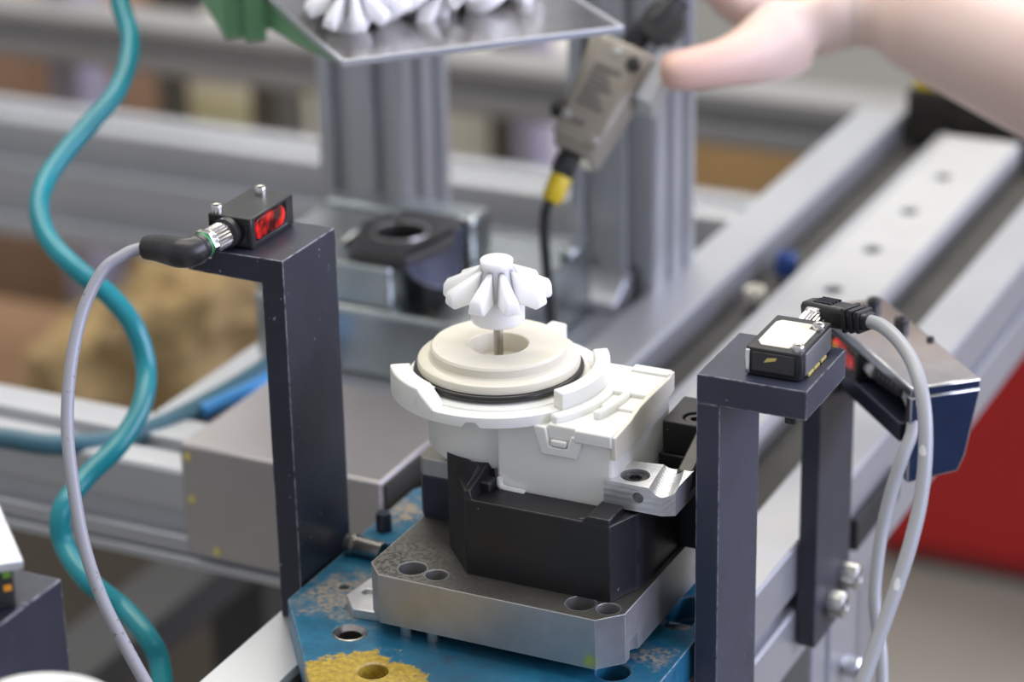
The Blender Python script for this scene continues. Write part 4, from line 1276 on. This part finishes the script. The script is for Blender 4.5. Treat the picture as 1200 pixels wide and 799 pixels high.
# ------------------------------------------------------------------ behind the station
br = thing('cross_rail', 'two-slot aluminium cross rail across the background, level with the left sensor', 'rail', (-0.7, 0.83, FZ))
obj('profile', G().prism(shift(slotted(0.048, 0.104, [('l', 0.026), ('l', 0.074), ('t', 0.024)], 0.010, 0.016, 0.003), 0.80, -0.248), -1.6, -0.10, 'x'), 'extrusion', br, 0.0008)
for x in (-1.5, -0.16):
    obj('leg', G().box(x, x + 0.045, 0.802, 0.846, FZ, -0.248), 'extrusion', br)
tb2 = thing('upper_beam', 'blurred grey aluminium beam across the top of the background', 'rail', (-0.7, 1.1, FZ))
obj('profile', G().prism(shift(slotted(0.05, 0.048, [('l', 0.024)], 0.010, 0.012, 0.003), 1.10, -0.200), -1.7, 0.25, 'x'), 'beam_grey', tb2, 0.0008)
for x in (-1.65, 0.20):
    obj('leg', G().box(x, x + 0.045, 1.102, 1.146, FZ, -0.200), 'extrusion', tb2)


def carton(label, mat, x0, x1, y0, y1, z1, name='cardboard_box', cat='box', flaps=True):
    c = thing(name, label, cat, ((x0 + x1) / 2, (y0 + y1) / 2, FZ))
    obj('carton_body' if name == 'cardboard_box' else 'body', G().box(x0, x1, y0, y1, FZ, z1), mat, c, 0.006)
    if flaps:
        obj('flap', G().box(x0, x1, y0 - 0.003, y0 + (y1 - y0) * 0.49, z1, z1 + 0.004), mat, c)
        obj('flap', G().box(x0, x1, y0 + (y1 - y0) * 0.51, y1 + 0.003, z1, z1 + 0.004), mat, c)
    return c


carton('large brown cardboard box standing in the left background', 'cardboard', -2.05, -1.225, 1.25, 1.60, -0.275)
carton('tan cardboard box behind the right column', 'tan_board', -0.78, -0.50, 1.80, 1.90, -0.420)
c = carton('cream carton with a pale yellow band, left background beside the brown box', 'cream_paint', -1.236, -1.130, 1.65, 1.80, -0.33, 'storage_carton', 'box', False)
lab(obj('band', G().box(-1.238, -1.128, 1.647, 1.803, -0.445, -0.405), 'pale_yellow', c), 'pale yellow band')
c = carton('cream cabinet seen between the two columns', 'cream_paint', -0.93, -0.790, 1.62, 1.85, -0.335, 'storage_cabinet', 'cabinet', False)
obj('door', G().box(-0.925, -0.795, 1.612, 1.620, FZ + 0.02, -0.345), 'cream_paint', c, 0.002)


def post(label, mat, x0, x1, y0, z1, name='frame_post', dpt=0.05):
    c = thing(name, label, 'post', ((x0 + x1) / 2, y0 + dpt / 2, FZ))
    obj('upright', G().box(x0, x1, y0, y0 + dpt, FZ + 0.008, z1), mat, c, 0.003)
    obj('foot', G().box(x0 - 0.001, x1 + 0.001, y0 - 0.015, y0 + dpt + 0.015, FZ, FZ + 0.008), mat, c)


post('lilac grey post before the brown cardboard box at far left', 'lilac_paint', -1.055, -1.018, 1.16, -0.02)
post('dark olive post between the cream carton and the left column', 'olive_post', -0.960, -0.922, 1.37, -0.13)
post('purplish grey post close to the left column', 'lilac_paint', -0.912, -0.875, 1.42, -0.13)
post('narrow dark post between the brown box and the cream carton', 'olive_post', -1.092, -1.070, 1.40, -0.20, dpt=0.03)
post('dark olive post between the two columns', 'olive_post', -0.790, -0.757, 1.58, -0.20)
post('pale lilac post between the two columns', 'lilac_paint', -0.752, -0.722, 1.56, -0.20)
mc = thing('machine_unit', 'dark grey machine in the top left corner', 'machine', (-1.6, 2.35, FZ))
obj('casing', G().box(-1.95, -1.50, 2.25, 2.6, FZ, -0.16), 'grey_machine', mc, 0.01)
obj('panel', G().box(-1.90, -1.60, 2.238, 2.25, -0.50, -0.20), 'black_plastic', mc, 0.004)

# crumpled paper
kp = G()
bmesh.ops.create_icosphere(kp.bm, subdivisions=5, radius=1.0)
for vv in kp.bm.verts:
    p = vv.co.copy()
    nn_ = noise.noise(p * 2.1) * 0.34 + abs(noise.noise(p * 4.7 + Vector((3, 1, 2)))) * 0.22
    s = 1 + nn_
    vv.co = Vector((p.x * 0.125 * s, p.y * 0.12 * s, max(p.z * 0.19 * s, -0.0495) if p.z < 0 else p.z * 0.085 * s * (1 + 0.6 * p.x)))
bmesh.ops.transform(kp.bm, matrix=Matrix.Translation((-0.775, 0.955, -0.400)), verts=kp.bm.verts[:])
lbx = thing('low_box', 'dull brown low box under the paper sack', 'box', (-0.8, 0.95, FZ))
obj('box_body', G().box(-1.15, -0.60, 0.80, 1.10, FZ, -0.470), 'dull_board', lbx, 0.004)
obj('lid', G().box(-1.155, -0.595, 0.795, 1.105, -0.470, -0.450), 'cardboard', lbx, 0.003)
kpo = obj('paper_sack', kp, 'kraft_paper', smooth=25)
tag(kpo, 'crumpled tan kraft paper sack lying on a low box behind the lower cross rail', 'sack')
nc = thing('storage_crate', 'dark navy plastic crate beside the paper sack', 'crate', (-0.84, 1.2, FZ))
obj('crate_body', G().box(-0.90, -0.70, 1.16, 1.36, FZ, -0.415), 'navy_plastic', nc, 0.006)
obj('rim', G().box(-0.91, -0.69, 1.15, 1.37, -0.415, -0.395), 'navy_plastic', nc, 0.004)
lf = thing('base_beam', 'dark lower frame beam crossing the floor at the lower left', 'beam', (-0.45, 0.5, FZ))
obj('beam', G().box(-0.520, -0.470, -0.3, 0.62, -0.370, -0.340), 'black_plastic', lf, 0.002)
for y in (-0.28, 0.57):
    obj('leg', G().box(-0.518, -0.472, y, y + 0.04, FZ, -0.370), 'black_plastic', lf)
rd = thing('tool_cabinet', 'red tool cabinet on the floor at the right edge', 'cabinet', (-0.1, 1.85, FZ))
obj('carcass', G().box(-0.40, 0.35, 1.75, 2.25, FZ + 0.012, -0.42), 'red_paint', rd, 0.006)
for k in range(1):
    z0 = FZ + 0.03 + 0.24 * k
    d = obj('door', G().box(-0.385, 0.335, 1.744, 1.752, z0, z0 + 0.43), 'red_paint', rd, 0.003)
    obj('handle', G().box(0.10, 0.28, 1.728, 1.745, z0 + 0.385, z0 + 0.40), 'grey_machine', d, 0.003)
obj('plinth', G().box(-0.38, 0.33, 1.77, 2.2, FZ, FZ + 0.012), 'grey_machine', rd)

nv = thing('navy_reflection_block', 'unseen navy block outside the frame, added for the polished angle bracket to mirror', 'cabinet', (1.4, -0.4, FZ))  # unseen block, added to give the polished bracket its navy reflection
obj('carcass', G().box(1.05, 1.75, -1.15, 0.35, FZ + 0.06, -0.08), 'navy_panel', nv, 0.008)
obj('plinth', G().box(1.08, 1.72, -1.10, 0.30, FZ, FZ + 0.06), 'grey_machine', nv)

bpy.context.view_layer.update()
